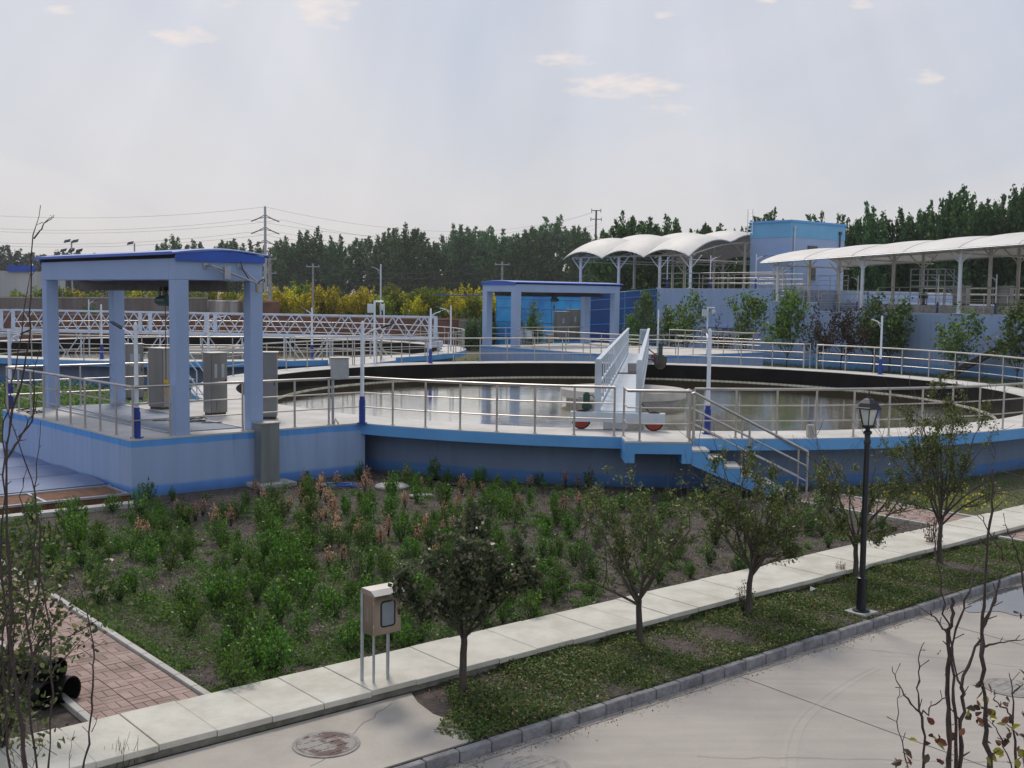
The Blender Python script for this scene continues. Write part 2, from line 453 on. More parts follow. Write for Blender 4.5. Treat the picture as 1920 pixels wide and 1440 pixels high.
# ------------------------------------------------------------------ mesh building
class MB:
    def __init__(self):
        self.v = []
        self.f = []
        self.m = []
        self.mi = 0

    def add(self, vs, fs):
        o = len(self.v)
        self.v += [tuple(p) for p in vs]
        for f in fs:
            self.f.append(tuple(i + o for i in f))
            self.m.append(self.mi)
        return self

    def box(self, c, sx, sy, sz, xd=None, yd=None, zd=None):
        """centre c, full sizes along the local axes"""
        xd = xd or Vector((1, 0, 0))
        zd = zd or Z
        yd = yd or zd.cross(xd)
        c = Vector(c)
        vs = []
        for k in (-1, 1):
            for (i, j) in ((-1, -1), (1, -1), (1, 1), (-1, 1)):
                vs.append(c + xd * (i * sx / 2) + yd * (j * sy / 2) + zd * (k * sz / 2))
        return self.add(vs, [(3, 2, 1, 0), (4, 5, 6, 7), (0, 1, 5, 4), (1, 2, 6, 5), (2, 3, 7, 6), (3, 0, 4, 7)])

    def prism(self, poly, z0, z1):
        """poly: list of (x, y) counter-clockwise"""
        n = len(poly)
        vs = [(p[0], p[1], z0) for p in poly] + [(p[0], p[1], z1) for p in poly]
        fs = [tuple(range(n))[::-1], tuple(range(n, 2 * n))]
        for i in range(n):
            j = (i + 1) % n
            fs.append((i, j, n + j, n + i))
        return self.add(vs, fs)

    def path(self, pts, r, n=6, closed=False, radii=None):
        pts = [Vector(p) for p in pts]
        m = len(pts)
        vs, fs = [], []
        last = None
        for i, p in enumerate(pts):
            if closed:
                t = pts[(i + 1) % m] - pts[i - 1]
            else:
                t = pts[min(i + 1, m - 1)] - pts[max(i - 1, 0)]
            t.normalize()
            ref = last if last is not None else (Vector((0, 0, 1)) if abs(t.z) < 0.9 else Vector((1, 0, 0)))
            a = ref - t * ref.dot(t)
            if a.length < 1e-5:
                a = t.orthogonal()
            a.normalize()
            last = a
            b = t.cross(a)
            rr = radii[i] if radii else r
            for k in range(n):
                th = 2 * math.pi * k / n
                vs.append(p + a * (math.cos(th) * rr) + b * (math.sin(th) * rr))
        seg = m if closed else m - 1
        for i in range(seg):
            for k in range(n):
                a0 = i * n + k
                a1 = i * n + (k + 1) % n
                b0 = ((i + 1) % m) * n + k
                b1 = ((i + 1) % m) * n + (k + 1) % n
                fs.append((a0, a1, b1, b0))
        if not closed:
            fs.append(tuple(range(n))[::-1])
            fs.append(tuple(range((m - 1) * n, m * n)))
        return self.add(vs, fs)

    def cyl(self, p0, p1, r, n=8, r2=None):
        return self.path([p0, p1], r, n, radii=[r, r if r2 is None else r2])

    def lathe(self, c, prof, n=20, th0=0.0):
        """prof: (radius, z) list from bottom to top round centre c"""
        c = Vector(c)
        vs, fs = [], []
        for (r, z) in prof:
            for k in range(n):
                th = th0 + 2 * math.pi * k / n
                vs.append(c + Vector((r * math.cos(th), r * math.sin(th), z)))
        for i in range(len(prof) - 1):
            for k in range(n):
                fs.append((i * n + k, i * n + (k + 1) % n, (i + 1) * n + (k + 1) % n, (i + 1) * n + k))
        fs.append(tuple(range(n))[::-1])
        fs.append(tuple(range((len(prof) - 1) * n, len(prof) * n)))
        return self.add(vs, fs)

    def ring(self, c, r0, r1, z0, z1, a0=0.0, a1=360.0, n=120):
        """square-section ring (annulus block) between radii r0 < r1"""
        full = abs(a1 - a0) >= 359.99
        k = n if full else n + 1
        vs = []
        for i in range(k):
            th = R(a0 + (a1 - a0) * i / n)
            cs, sn = math.cos(th), math.sin(th)
            for (r, z) in ((r0, z0), (r1, z0), (r1, z1), (r0, z1)):
                vs.append((c[0] + r * cs, c[1] + r * sn, z))
        fs = []
        for i in range(n):
            j = (i + 1) % k
            for q in range(4):
                q2 = (q + 1) % 4
                fs.append((i * 4 + q, j * 4 + q, j * 4 + q2, i * 4 + q2))
        if not full:
            fs.append((0, 1, 2, 3))
            fs.append(tuple(n * 4 + q for q in (3, 2, 1, 0)))
        return self.add(vs, fs)

    def mesh(self, name, mats, smooth=False):
        me = bpy.data.meshes.new(name)
        me.from_pydata(self.v, [], self.f)
        for m in (mats if isinstance(mats, (list, tuple)) else [mats]):
            me.materials.append(MATS[m])
        me.polygons.foreach_set('material_index', self.m)
        me.validate()
        bm = bmesh.new()
        bm.from_mesh(me)
        bmesh.ops.recalc_face_normals(bm, faces=bm.faces)
        bm.to_mesh(me)
        bm.free()
        if smooth:
            for e in me.polygons:
                e.use_smooth = True
            try:
                me.set_sharp_from_angle(angle=R(40))
            except Exception:
                pass
        me.update()
        return me


def link(name, me, parent=None, world=True, bevel=0.0):
    o = bpy.data.objects.new(name, me)
    col.objects.link(o)
    if parent:
        o.parent = parent
        if world:
            base = Vector(parent.location)
            if parent.parent:
                base = base + Vector(parent.parent.location)
            o.location = -base
    if bevel:
        b = o.modifiers.new('bevel', 'BEVEL')
        b.width = bevel
        b.segments = 2
        b.limit_method = 'ANGLE'
    return o


def part(name, mb, mats, parent, smooth=False, world=True, bevel=0.0, label=None):
    """a child mesh; coordinates given in world space when world is True"""
    o = link(name, mb.mesh(name, mats, smooth), parent, world, bevel)
    if label:
        o['label'] = label
    return o


def thing(name, label, cat, loc=(0, 0, 0), group=None, rz=0.0):
    o = bpy.data.objects.new(name, None)
    o.empty_display_size = 0.3
    col.objects.link(o)
    o.location = loc
    o.rotation_euler = (0, 0, rz)
    o['label'] = label
    o['category'] = cat
    if group:
        o['group'] = group
    return o


def solo(name, mb, mats, label, cat, group=None, smooth=False, bevel=0.0):
    o = link(name, mb.mesh(name, mats, smooth), bevel=bevel)
    o['label'] = label
    o['category'] = cat
    if group:
        o['group'] = group
    return o


def struct(name, me_or_mb, mats=None, kind='structure', smooth=False, bevel=0.0):
    me = me_or_mb.mesh(name, mats, smooth) if isinstance(me_or_mb, MB) else me_or_mb
    o = link(name, me, bevel=bevel)
    o['kind'] = kind
    return o


def copy_thing(root, loc, rz=0.0, scale=1.0, label=None, group=None):
    r = root.copy()
    col.objects.link(r)
    r.location = loc
    r.rotation_euler = (0, 0, rz)
    r.scale = (scale, scale, scale) if isinstance(scale, (int, float)) else scale
    if label:
        r['label'] = label
    if group:
        r['group'] = group
    for ch in list(root.children):
        c = ch.copy()
        col.objects.link(c)
        c.parent = r
        for g in list(ch.children):
            d = g.copy()
            col.objects.link(d)
            d.parent = c
    return r


def drop(root):
    for ch in list(root.children):
        for g in list(ch.children):
            bpy.data.objects.remove(g)
        bpy.data.objects.remove(ch)
    bpy.data.objects.remove(root)


# ------------------------------------------------------------------ foliage
def leaf_mesh(name, cs, size, mats, rng, aspect=0.5, up=0.3, midx=None, fold=0.25, dirs=None):
    """diamond leaves, one island each, at centres cs (N,3)"""
    n = len(cs)
    a = rng.normal(size=(n, 3))
    if dirs is not None:
        a = a * 0.6 + dirs
    a /= np.linalg.norm(a, axis=1)[:, None]
    nr = rng.normal(size=(n, 3))
    nr[:, 2] += up * 3
    b = np.cross(a, nr)
    b /= np.maximum(np.linalg.norm(b, axis=1)[:, None], 1e-6)
    nn = np.cross(a, b)
    s = size * (0.6 + 0.8 * rng.random(n))[:, None]
    v = np.empty((n, 4, 3))
    v[:, 0] = cs - a * s * .5
    v[:, 1] = cs + b * s * aspect * .5 + nn * s * fold * .3 + a * s * .05
    v[:, 2] = cs + a * s * .5
    v[:, 3] = cs - b * s * aspect * .5 + nn * s * fold * .3 + a * s * .05
    me = bpy.data.meshes.new(name)
    me.vertices.add(n * 4)
    me.vertices.foreach_set('co', v.reshape(-1))
    me.loops.add(n * 4)
    me.loops.foreach_set('vertex_index', np.arange(n * 4, dtype=np.int32))
    me.polygons.add(n)
    me.polygons.foreach_set('loop_start', np.arange(0, n * 4, 4, dtype=np.int32))
    me.polygons.foreach_set('loop_total', np.full(n, 4, dtype=np.int32))
    for m in mats:
        me.materials.append(MATS[m])
    if midx is not None:
        me.polygons.foreach_set('material_index', np.asarray(midx, dtype=np.int32))
    me.update(calc_edges=True)
    return me


def grow(mb, rng, p, d, length, r, depth, tips, spread=0.6, kids=3, up=0.25, wob=0.12, minr=0.004, seg=4, n=5, shrink=0.68, leafdepth=1):
    """recursive limb; appends tip segments (points along the last order) to tips"""
    pts = [Vector(p)]
    rad = [r]
    d = Vector(d).normalized()
    for i in range(seg):
        d = (d + Vector(rng.normal(size=3)) * wob + Vector((0, 0, up * 0.25))).normalized()
        pts.append(pts[-1] + d * (length / seg))
        rad.append(max(minr, r * (1 - 0.5 * (i + 1) / seg)))
    mb.path(pts, r, n, radii=rad)
    if depth <= leafdepth:
        for q in pts[1:]:
            tips.append(q)
    if depth == 0:
        return
    for k in range(kids):
        i = rng.integers(1, seg + 1) if k else seg
        th = rng.random() * 2 * math.pi
        o = d.orthogonal().normalized()
        o2 = d.cross(o)
        nd = d + (o * math.cos(th) + o2 * math.sin(th)) * spread * (0.7 + 0.6 * rng.random())
        grow(mb, rng, pts[i], nd, length * shrink * (0.8 + 0.4 * rng.random()), rad[i] * 0.7, depth - 1, tips, spread, kids, up, wob, minr, max(2, seg - 1), max(3, n - 1), shrink, leafdepth)


def round_tree(seed, h, trunk_h, crown_r, nleaf, lsize, leafm, barkm, trunk_r=0.05, limbs=6, aspect=0.55, spread=0.55, clump=0.13, sparse=0.0, flat=1.0):
    """street tree: straight trunk, limbs fanning up, leaves gathered on the twigs. Returns (trunk mesh, crown mesh)"""
    rng = np.random.default_rng(seed)
    mb = MB()
    tips = []
    p = Vector((0, 0, -0.05))
    pts = [p.copy()]
    lean = Vector((rng.normal() * .03, rng.normal() * .03, 1))
    k = 6
    for i in range(k):
        p = p + lean * ((trunk_h + .05) / k) + Vector((rng.normal() * .008, rng.normal() * .008, 0))
        pts.append(p.copy())
    mb.path(pts, trunk_r, 8, radii=[trunk_r * (1.35 if i == 0 else 1.0 - 0.25 * i / k) for i in range(k + 1)])
    for i in range(limbs):
        th = 2 * math.pi * (i + rng.random() * .7) / limbs
        tilt = spread * (0.5 + rng.random())
        d = Vector((math.cos(th) * tilt, math.sin(th) * tilt, 1.0))
        ln = (h - trunk_h) * (0.55 + .35 * rng.random())
        grow(mb, rng, p - Vector((0, 0, rng.random() * .15)), d, ln * .92, trunk_r * .42, 2, tips, 0.75, 4, 0.2, 0.13, 0.003, 5, 5, 0.52)
    T = np.array([tuple(t) for t in tips])
    # keep the wanted envelope
    cz = (h + trunk_h) / 2
    e = np.sqrt((T[:, 0] / crown_r) ** 2 + (T[:, 1] / crown_r) ** 2 + ((T[:, 2] - cz) / ((h - trunk_h) * .62)) ** 2)
    ok = T[(e < 1.15) & (T[:, 2] > trunk_h * .8)]
    wts = rng.random(len(ok)) ** (1 + sparse * 3)
    wts /= wts.sum()
    idx = rng.choice(len(ok), nleaf, p=wts)
    cs = ok[idx] + rng.normal(size=(nleaf, 3)) * clump
    crown = leaf_mesh('crown', cs, lsize, [leafm], rng, aspect, 0.25)
    return mb.mesh('trunk', barkm, True), crown


def poplar(seed, h, nleaf, lsize, leafm='leaf_poplar', wide=1.0, dens=1.0):
    """tall narrow tree of upward plumes"""
    rng = np.random.default_rng(seed)
    mb = MB()
    mb.path([(0, 0, -.2), (rng.normal() * .1, rng.normal() * .1, h * .4), (rng.normal() * .2, rng.normal() * .2, h * .93)], .2, 6, radii=[h * .014, h * .010, .03])
    cs, dirs = [], []
    nb = 52
    for b in range(nb):
        f = (b + rng.random()) / nb
        z0 = h * (0.12 + 0.68 * f)
        prof = (.75 + f * .7) if f < .35 else (1 - ((f - .35) / .65) ** 2.4 * .62)
        reach = h * 0.17 * wide * prof * (0.55 + .65 * rng.random())
        th = rng.random() * 2 * math.pi
        rise = h * (0.08 + 0.08 * rng.random())
        p0 = Vector((0, 0, z0))
        p1 = Vector((math.cos(th) * reach, math.sin(th) * reach, z0 + rise * .8))
        p2 = p1 * 1.0 + Vector((math.cos(th) * reach * .12, math.sin(th) * reach * .12, rise * .7))
        mb.path([p0, p1, p2], .05, 4, radii=[h * .004, h * .0025, .02])
        m = int(nleaf / nb * (0.5 + prof))
        t = rng.random(m) ** .7
        q = np.where(t[:, None] < .6, np.array(p0) + (np.array(p1) - np.array(p0)) * (t[:, None] / .6), np.array(p1) + (np.array(p2) - np.array(p1)) * ((t[:, None] - .6) / .4))
        sg = h * .026 * (1.3 - t)[:, None]
        cs.append(q + rng.normal(size=(m, 3)) * sg * np.array([1, 1, 1.3]))
        dirs.append(np.tile([math.cos(th) * .3, math.sin(th) * .3, .9], (m, 1)))
    cs = np.vstack(cs)
    dirs = np.vstack(dirs)
    return mb.mesh('trunk', 'bark', True), leaf_mesh('crown', cs, lsize, [leafm], rng, .6, .1, dirs=dirs)


def tree_thing(name, meshes, label, cat='tree', group=None, loc=(0, 0, 0), rz=0.0, scale=1.0):
    t = thing(name, label, cat, loc, group, rz)
    t.scale = (scale, scale, scale) if isinstance(scale, (int, float)) else scale
    link('trunk', meshes[0], t, False)
    link('crown', meshes[1], t, False)
    return t


# ------------------------------------------------------------------ railing
POST = {}


def post_mesh(h, r, m):
    k = (round(h, 2), r, m)
    if k not in POST:
        mb = MB()
        mb.cyl((0, 0, 0), (0, 0, h), r, 6)
        mb.cyl((0, 0, 0), (0, 0, 0.02), r * 1.9, 8)
        POST[k] = mb.mesh('post', m, True)
    return POST[k]


def railing(path, label, spacing=1.0, h=1.2, levels=(0.42, 0.8), r=0.033, rm=0.017, rp=0.027, group=None, name='guard_rail', m='steel', ends=(True, True)):
    """guard rail standing on a polyline of floor points: top rail, mid rails and every post"""
    P = [Vector(p) for p in path]
    t = thing(name, label, 'railing', P[0], group)
    o = -P[0]
    mb = MB()
    mb.path([p + Z * h for p in P], r, 8)
    part('top_rail', mb, m, t, True)
    for lv in levels:
        mb = MB()
        mb.path([p + Z * lv for p in P], rm, 6)
        part('mid_rail', mb, m, t, True)
    # posts
    seg = [(P[i + 1] - P[i]).length for i in range(len(P) - 1)]
    tot = sum(seg)
    n = max(1, round(tot / spacing))
    for k in range(n + 1):
        if (k == 0 and not ends[0]) or (k == n and not ends[1]):
            continue
        s = tot * k / n
        i = 0
        while i < len(seg) - 1 and s > seg[i]:
            s -= seg[i]
            i += 1
        p = P[i].lerp(P[i + 1], min(1, s / seg[i]))
        q = bpy.data.objects.new('post', post_mesh(h, rp, m))
        col.objects.link(q)
        q.parent = t
        q.location = p - P[0]
    return t


def arc(c, r, a0, a1, z, step=2.5):
    n = max(2, int(abs(a1 - a0) / step))
    return [Vector((c[0] + r * math.cos(R(a0 + (a1 - a0) * i / n)), c[1] + r * math.sin(R(a0 + (a1 - a0) * i / n)), z)) for i in range(n + 1)]


# ================================================================== SETTING: terrain, road, paving
def uv(u, v, z=0.0):
    return U * u + V * v + Z * z


def uvpoly(u0, u1, v0, v1):
    return [tuple(uv(a, b))[:2] for a, b in ((u0, v0), (u1, v0), (u1, v1), (u0, v1))]


V_KERB = 9.04
mb = MB()
mb.add([(-3000, -300, -.35), (3000, -300, -.35), (3000, 4000, -.35), (-3000, 4000, -.35)], [(0, 1, 2, 3)])
struct('ground', mb, 'field')
mb = MB()
mb.prism(uvpoly(-90, 160, V_KERB + .1, 135), -.34, -.004)
struct('yard', mb, 'soil')

# concrete road with sawn joints, tyre scuff and stains
m = mat('road_concrete', (0.405, 0.375, 0.34), 0.85, c2=(0.33, 0.305, 0.278), nscale=0.45, bump=0.35, bscale=35)
t = m.node_tree
b = t.nodes['Principled BSDF']
oldc = b.inputs['Base Color'].links[0].from_socket
tcn = t.nodes.new('ShaderNodeTexCoord')
fine = t.nodes.new('ShaderNodeTexNoise')
fine.inputs['Scale'].default_value = 2.2
fine.inputs['Detail'].default_value = 8
mpp = t.nodes.new('ShaderNodeMapping')
mpp.inputs['Rotation'].default_value = (0, 0, -AX + R(12))
mpp.inputs['Scale'].default_value = (0.35, 3.0, 1)
t.links.new(tcn.outputs['Object'], mpp.inputs[0])
t.links.new(mpp.outputs[0], fine.inputs['Vector'])
mrg = t.nodes.new('ShaderNodeMapRange')
mrg.inputs['From Min'].default_value = 0.3
mrg.inputs['From Max'].default_value = 0.7
mrg.inputs['To Min'].default_value = 0.93
mrg.inputs['To Max'].default_value = 1.05
t.links.new(fine.outputs[0], mrg.inputs['Value'])
scl = t.nodes.new('ShaderNodeVectorMath')
scl.operation = 'SCALE'
t.links.new(oldc, scl.inputs[0])
t.links.new(mrg.outputs[0], scl.inputs['Scale'])
t.links.new(scl.outputs[0], b.inputs['Base Color'])
mat('road_scuff', (0.415, 0.385, 0.35), 0.85, c2=(0.345, 0.32, 0.292), nscale=.45)
mat('road_joint', (0.15, 0.14, 0.13), 0.9)
mb = MB()
mb.prism(uvpoly(-60, 120, -30, V_KERB - .004), -.33, -.13)
road = struct('road', mb, 'road_concrete')
mb = MB()


def strip(mb, pts, wd, z):
    pts = [Vector(p) for p in pts]
    vs = []
    for i, p in enumerate(pts):
        tt = (pts[min(i + 1, len(pts) - 1)] - pts[max(i - 1, 0)]).normalized()
        nn = Vector((-tt.y, tt.x, 0))
        ww = wd[i] if isinstance(wd, list) else wd
        vs += [(p.x - nn.x * ww / 2, p.y - nn.y * ww / 2, z), (p.x + nn.x * ww / 2, p.y + nn.y * ww / 2, z)]
    mb.add(vs, [(2 * i, 2 * i + 1, 2 * i + 3, 2 * i + 2) for i in range(len(pts) - 1)])


j0, j1 = G(1385, 1268, -.13), G(1810, 1424, -.13)
jd = (j1 - j0).normalized()
for k in range(-3, 8):
    o = U * (4.4 * k)
    pts = [j0 + o + jd * s + Vector((math.sin(s * 2.1 + k) * .006, math.cos(s * 1.7) * .006, 0)) for s in np.arange(-.1, 12, .5)]
    strip(mb, pts, .012, -.126)
strip(mb, [uv(s, V_KERB - 5.2) for s in np.arange(-20, 60, 4)], .012, -.126)
struct('road_joints', mb, 'road_joint')
# pale scuff left by a turning tyre
sm_ = MATS['road_concrete'].copy()
sm_.name = 'road_scuff'
for n_ in sm_.node_tree.nodes:
    if n_.type == 'MAP_RANGE':
        n_.inputs['To Min'].default_value = .965
        n_.inputs['To Max'].default_value = 1.085
MATS['road_scuff'] = sm_
mb = MB()
pts = [G(px, py, -.13) for px, py in ((1468, 1440), (1472, 1400), (1490, 1355), (1530, 1315), (1590, 1275), (1650, 1245))]
fine_ = []
for i in range(len(pts) - 1):
    for f in (0, .25, .5, .75):
        a0, a1, a2, a3 = pts[max(i - 1, 0)], pts[i], pts[i + 1], pts[min(i + 2, len(pts) - 1)]
        fine_.append(.5 * ((2 * a1) + (a2 - a0) * f + (2 * a0 - 5 * a1 + 4 * a2 - a3) * f * f + (3 * a1 - a0 - 3 * a2 + a3) * f ** 3))
for off, wd_ in ((0, .06), (.085, .09)):
    strip(mb, [p + Vector((off, -off * .4, 0)) for p in fine_], [wd_ * min(1, .25 + (len(fine_) - k) / 12) for k in range(len(fine_))], -.1282)
struct('road_tyre_mark', mb, 'road_scuff')
# dark silt along the gutter and two hairline cracks
mat('gutter_silt', (0.20, 0.185, 0.17), 0.95, c2=(0.33, 0.305, 0.278), nscale=3.5, bump=.5)
mb = MB()
rnd = random.Random(31)
strip(mb, [uv(u_, V_KERB - .075 + rnd.uniform(-.008, .008)) for u_ in np.arange(2, 42, .35)], [.09 + rnd.uniform(-.045, .05) for _ in np.arange(2, 42, .35)], -.1245)
struct('gutter_silt', mb, 'gutter_silt')
mb = MB()
for (a_, b_, n_) in ((uv(9.0, 7.6), uv(12.5, 4.6), 26), (uv(13.5, 8.9), uv(15.2, 6.0), 18), (uv(5.5, 9.6), uv(7.1, 10.6), 12)):
    p = [a_.lerp(b_, k / n_) + Vector((rnd.uniform(-.03, .03), rnd.uniform(-.03, .03), 0)) for k in range(n_ + 1)]
    if a_.dot(V) < 9.2:
        strip(mb, p, [.004 + .003 * rnd.random() for _ in p], -.1225)
    else:
        strip(mb, p, [.004 + .003 * rnd.random() for _ in p], .0125)
struct('surface_cracks', mb, 'road_joint')

# kerb: individual stones
mb = MB()
rnd = random.Random(3)
for i in range(-4, 130):
    u0 = 3.5 + i * .43
    mb.box(uv(u0 + .215, V_KERB + .045 + rnd.uniform(-.004, .004), -.165 + rnd.uniform(-.004, .004)), .418, .10, .33, U, V)
struct('kerb', mb, 'kerb_stone', bevel=.018)

# paved pad at the left of the planting strip
pad_edge = [G(890, 1390, 0), G(868, 1368, 0), G(845, 1352, 0), G(812, 1340, 0), G(783, 1318, 0), G(770, 1300, 0), G(745, 1292, 0)]
mb = MB()
p0 = uv(-20, V_KERB + .115)
p1 = uv(-20, 10.735)
poly = [tuple(p0)[:2]] + [tuple(uv(p.dot(U), max(V_KERB + .115, min(10.735, p.dot(V)))))[:2] for p in pad_edge] + [tuple(p1)[:2]]
mb.prism(poly, -.30, .010)
mat('pad_concrete', (0.44, 0.41, 0.365), 0.9, c2=(0.345, 0.32, 0.285), nscale=0.9, bump=0.4, bscale=25)
struct('pavement_pad', mb, 'pad_concrete')

# sidewalk of loose slabs on a low plinth
mb = MB()
rnd = random.Random(11)
for i in range(-16, 62):
    u0 = 1.2 + i * .64
    if i % 3 == 2:
        gap = .014
    else:
        gap = .004
    mb.box(uv(u0 + .32, 11.30, .115 + rnd.uniform(-.006, .006)), .64 - gap, 1.10 + rnd.uniform(-.02, .02), .07,
           (U + Z * rnd.uniform(-.006, .006)).normalized(), None)
struct('sidewalk', mb, 'slab', bevel=.008)
mb = MB()
mb.prism(uvpoly(-10, 42, 10.80, 11.80), -.30, .076)
struct('sidewalk_base', mb, 'slab_base')

# brick paths with border kerbs
mat('paver', (0.36, 0.265, 0.235), 0.9, c2=(0.27, 0.19, 0.165), nscale=2.3, bump=0.5, bscale=30)
t = MATS['paver'].node_tree
b = t.nodes['Principled BSDF']
oc = b.inputs['Base Color'].links[0].from_socket
gg = t.nodes.new('ShaderNodeNewGeometry')
mr = t.nodes.new('ShaderNodeMapRange')
mr.inputs['To Min'].default_value = .8
mr.inputs['To Max'].default_value = 1.18
t.links.new(gg.outputs['Random Per Island'], mr.inputs['Value'])
sv = t.nodes.new('ShaderNodeVectorMath')
sv.operation = 'SCALE'
t.links.new(oc, sv.inputs[0])
t.links.new(mr.outputs[0], sv.inputs['Scale'])
t.links.new(sv.outputs[0], b.inputs['Base Color'])


def brick_path(u0, u1, v0, v1, name):
    mb = MB()
    rnd = random.Random(5)
    c = .215
    nu, nv = int((u1 - u0) / c), int((v1 - v0) / c)
    cu_, cv_ = (u1 - u0) / nu, (v1 - v0) / nv
    for i in range(nu):
        for j in range(nv):
            x, y = u0 + (i + .5) * cu_, v0 + (j + .5) * cv_
            zz = .012 + rnd.uniform(-.004, .004)
            if (i + j) % 2:
                for s in (-1, 1):
                    mb.box(uv(x + s * cu_ / 4, y, zz), cu_ / 2 - .010, cv_ - .010, .05, U, V)
            else:
                for s in (-1, 1):
                    mb.box(uv(x, y + s * cv_ / 4, zz), cu_ - .010, cv_ / 2 - .010, .05, U, V)
    struct(name, mb, 'paver')
    mb = MB()
    mb.prism(uvpoly(u0 - .02, u1 + .02, v0, v1), -.2, .012)
    struct(name + '_bedding', mb, 'soil')
    mb = MB()
    for uu in (u0 - .07, u1 + .07):
        n = int((v1 - v0) / .5)
        for k in range(n):
            mb.box(uv(uu, v0 + (k + .5) * (v1 - v0) / n, .01), .09, (v1 - v0) / n - .008, .12, U, V)
    struct(name + '_kerb', mb, 'concrete', bevel=.01)


brick_path(4.25, 5.45, 11.88, 21.0, 'path')
brick_path(21.9, 23.35, 11.88, 16.2, 'path_to_stairs')
brick_path(21.9, 23.35, 9.2, 10.72, 'path_to_road')

# puddle on the road at the right
mb = MB()
rnd = random.Random(2)
c = G(1935, 1118, -.126)
pts = []
for k in range(40):
    th = 2 * math.pi * k / 40
    rr = 1 + .12 * math.sin(3 * th + 1) + .08 * math.sin(5 * th) + rnd.uniform(-.03, .03)
    p = c + U * (1.75 * rr * math.cos(th)) + V * (.52 * rr * math.sin(th))
    pts.append((p.x, p.y, -.122))
mb.add(pts, [tuple(range(40))])
pm = mat('puddle_water', (0.10, 0.095, 0.085), 0.03, c2=(0.08, 0.075, 0.07), spec=1.0)
pm.node_tree.nodes['Principled BSDF'].inputs['IOR'].default_value = 2.2
struct('puddle_water', mb, 'puddle_water')


def manhole(c, r, label, m='iron_lid'):
    t = thing('manhole_cover', label, 'manhole cover', c)
    mb = MB()
    mb.lathe(c, [(r * .93, .0), (r * .93, .012), (r * .90, .016)], 40)
    for k in (-4, -2, 0, 2, 4):
        wv = math.sqrt(max(0, (r * .86) ** 2 - (k * r * .19) ** 2))
        for q in range(-3, 4):
            if abs(q * r * .24) + r * .1 < wv:
                mb.box(Vector(c) + U * (q * r * .24) + V * (k * r * .19) + Z * .018, r * .17, r * .035, .005, U, V)
    part('lid', mb, m, t)
    mb = MB()
    mb.ring(c, r * .94, r * 1.06, c[2] + .0, c[2] + .011, n=40)
    part('rim', mb, 'lid_grey', t)
    return t


manhole(G(612, 1396, .011), .335, 'round rusty manhole cover half crusted with pale cement on the paved pad', 'iron_lid')
manhole(G(1897, 1290, -.129), .33, 'worn grey manhole cover with ribs in the middle of the road at the right edge', 'lid_grey')
manhole(G(1008, 1442, -.129), .33, 'manhole cover on the road cut by the bottom edge of the photo', 'lid_grey')

# ================================================================== WATER TANKS
wm = bpy.data.materials.new('tank_water')
wm.use_nodes = True
MATS['tank_water'] = wm
t = wm.node_tree
b = t.nodes['Principled BSDF']
b.inputs['Base Color'].default_value = (0.27, 0.22, 0.10, 1)
b.inputs['Roughness'].default_value = 0.035
b.inputs['IOR'].default_value = 1.4
b.inputs['Specular IOR Level'].default_value = 0.5
tcn = t.nodes.new('ShaderNodeTexCoord')
n1 = t.nodes.new('ShaderNodeTexNoise')
n1.inputs['Scale'].default_value = 3.2
n1.inputs['Detail'].default_value = 5
n1.inputs['Roughness'].default_value = .6
n1.inputs['Distortion'].default_value = .4
mp1 = t.nodes.new('ShaderNodeMapping')
mp1.inputs['Scale'].default_value = (.8, 1.0, 1)
t.links.new(tcn.outputs['Object'], mp1.inputs[0])
t.links.new(mp1.outputs[0], n1.inputs['Vector'])
n2 = t.nodes.new('ShaderNodeTexNoise')
n2.inputs['Scale'].default_value = .25
n2.inputs['Detail'].default_value = 3
t.links.new(tcn.outputs['Object'], n2.inputs['Vector'])
mr = t.nodes.new('ShaderNodeMapRange')
mr.inputs['From Min'].default_value = .35
mr.inputs['From Max'].default_value = .65
mr.inputs['To Min'].default_value = .025
mr.inputs['To Max'].default_value = .07
t.links.new(n2.outputs[0], mr.inputs['Value'])
bn = t.nodes.new('ShaderNodeBump')
bn.inputs['Distance'].default_value = .08
t.links.new(mr.outputs[0], bn.inputs['Strength'])
t.links.new(n1.outputs[0], bn.inputs['Height'])
t.links.new(bn.outputs[0], b.inputs['Normal'])
# strong mirror reflection at the very flat angles the pond is seen from
gl = t.nodes.new('ShaderNodeBsdfGlossy')
gl.inputs['Color'].default_value = (1.0, .98, .91, 1)
gl.inputs['Roughness'].default_value = 0.04
t.links.new(bn.outputs[0], gl.inputs['Normal'])
lw = t.nodes.new('ShaderNodeLayerWeight')
lw.inputs['Blend'].default_value = .5
pw = t.nodes.new('ShaderNodeMath')
pw.operation = 'POWER'
t.links.new(lw.outputs['Facing'], pw.inputs[0])
pw.inputs[1].default_value = .7
mxs = t.nodes.new('ShaderNodeMixShader')
ml = t.nodes.new('ShaderNodeMath')
ml.operation = 'MULTIPLY'
ml.inputs[1].default_value = .93
t.links.new(pw.outputs[0], ml.inputs[0])
t.links.new(ml.outputs[0], mxs.inputs[0])
t.links.new(b.outputs[0], mxs.inputs[1])
t.links.new(gl.outputs[0], mxs.inputs[2])
t.links.new(mxs.outputs[0], t.nodes['Material Output'].inputs[0])

T1 = Vector((4.3, 43.2, 0))
T2 = Vector((-19.0, 70.5, 0))


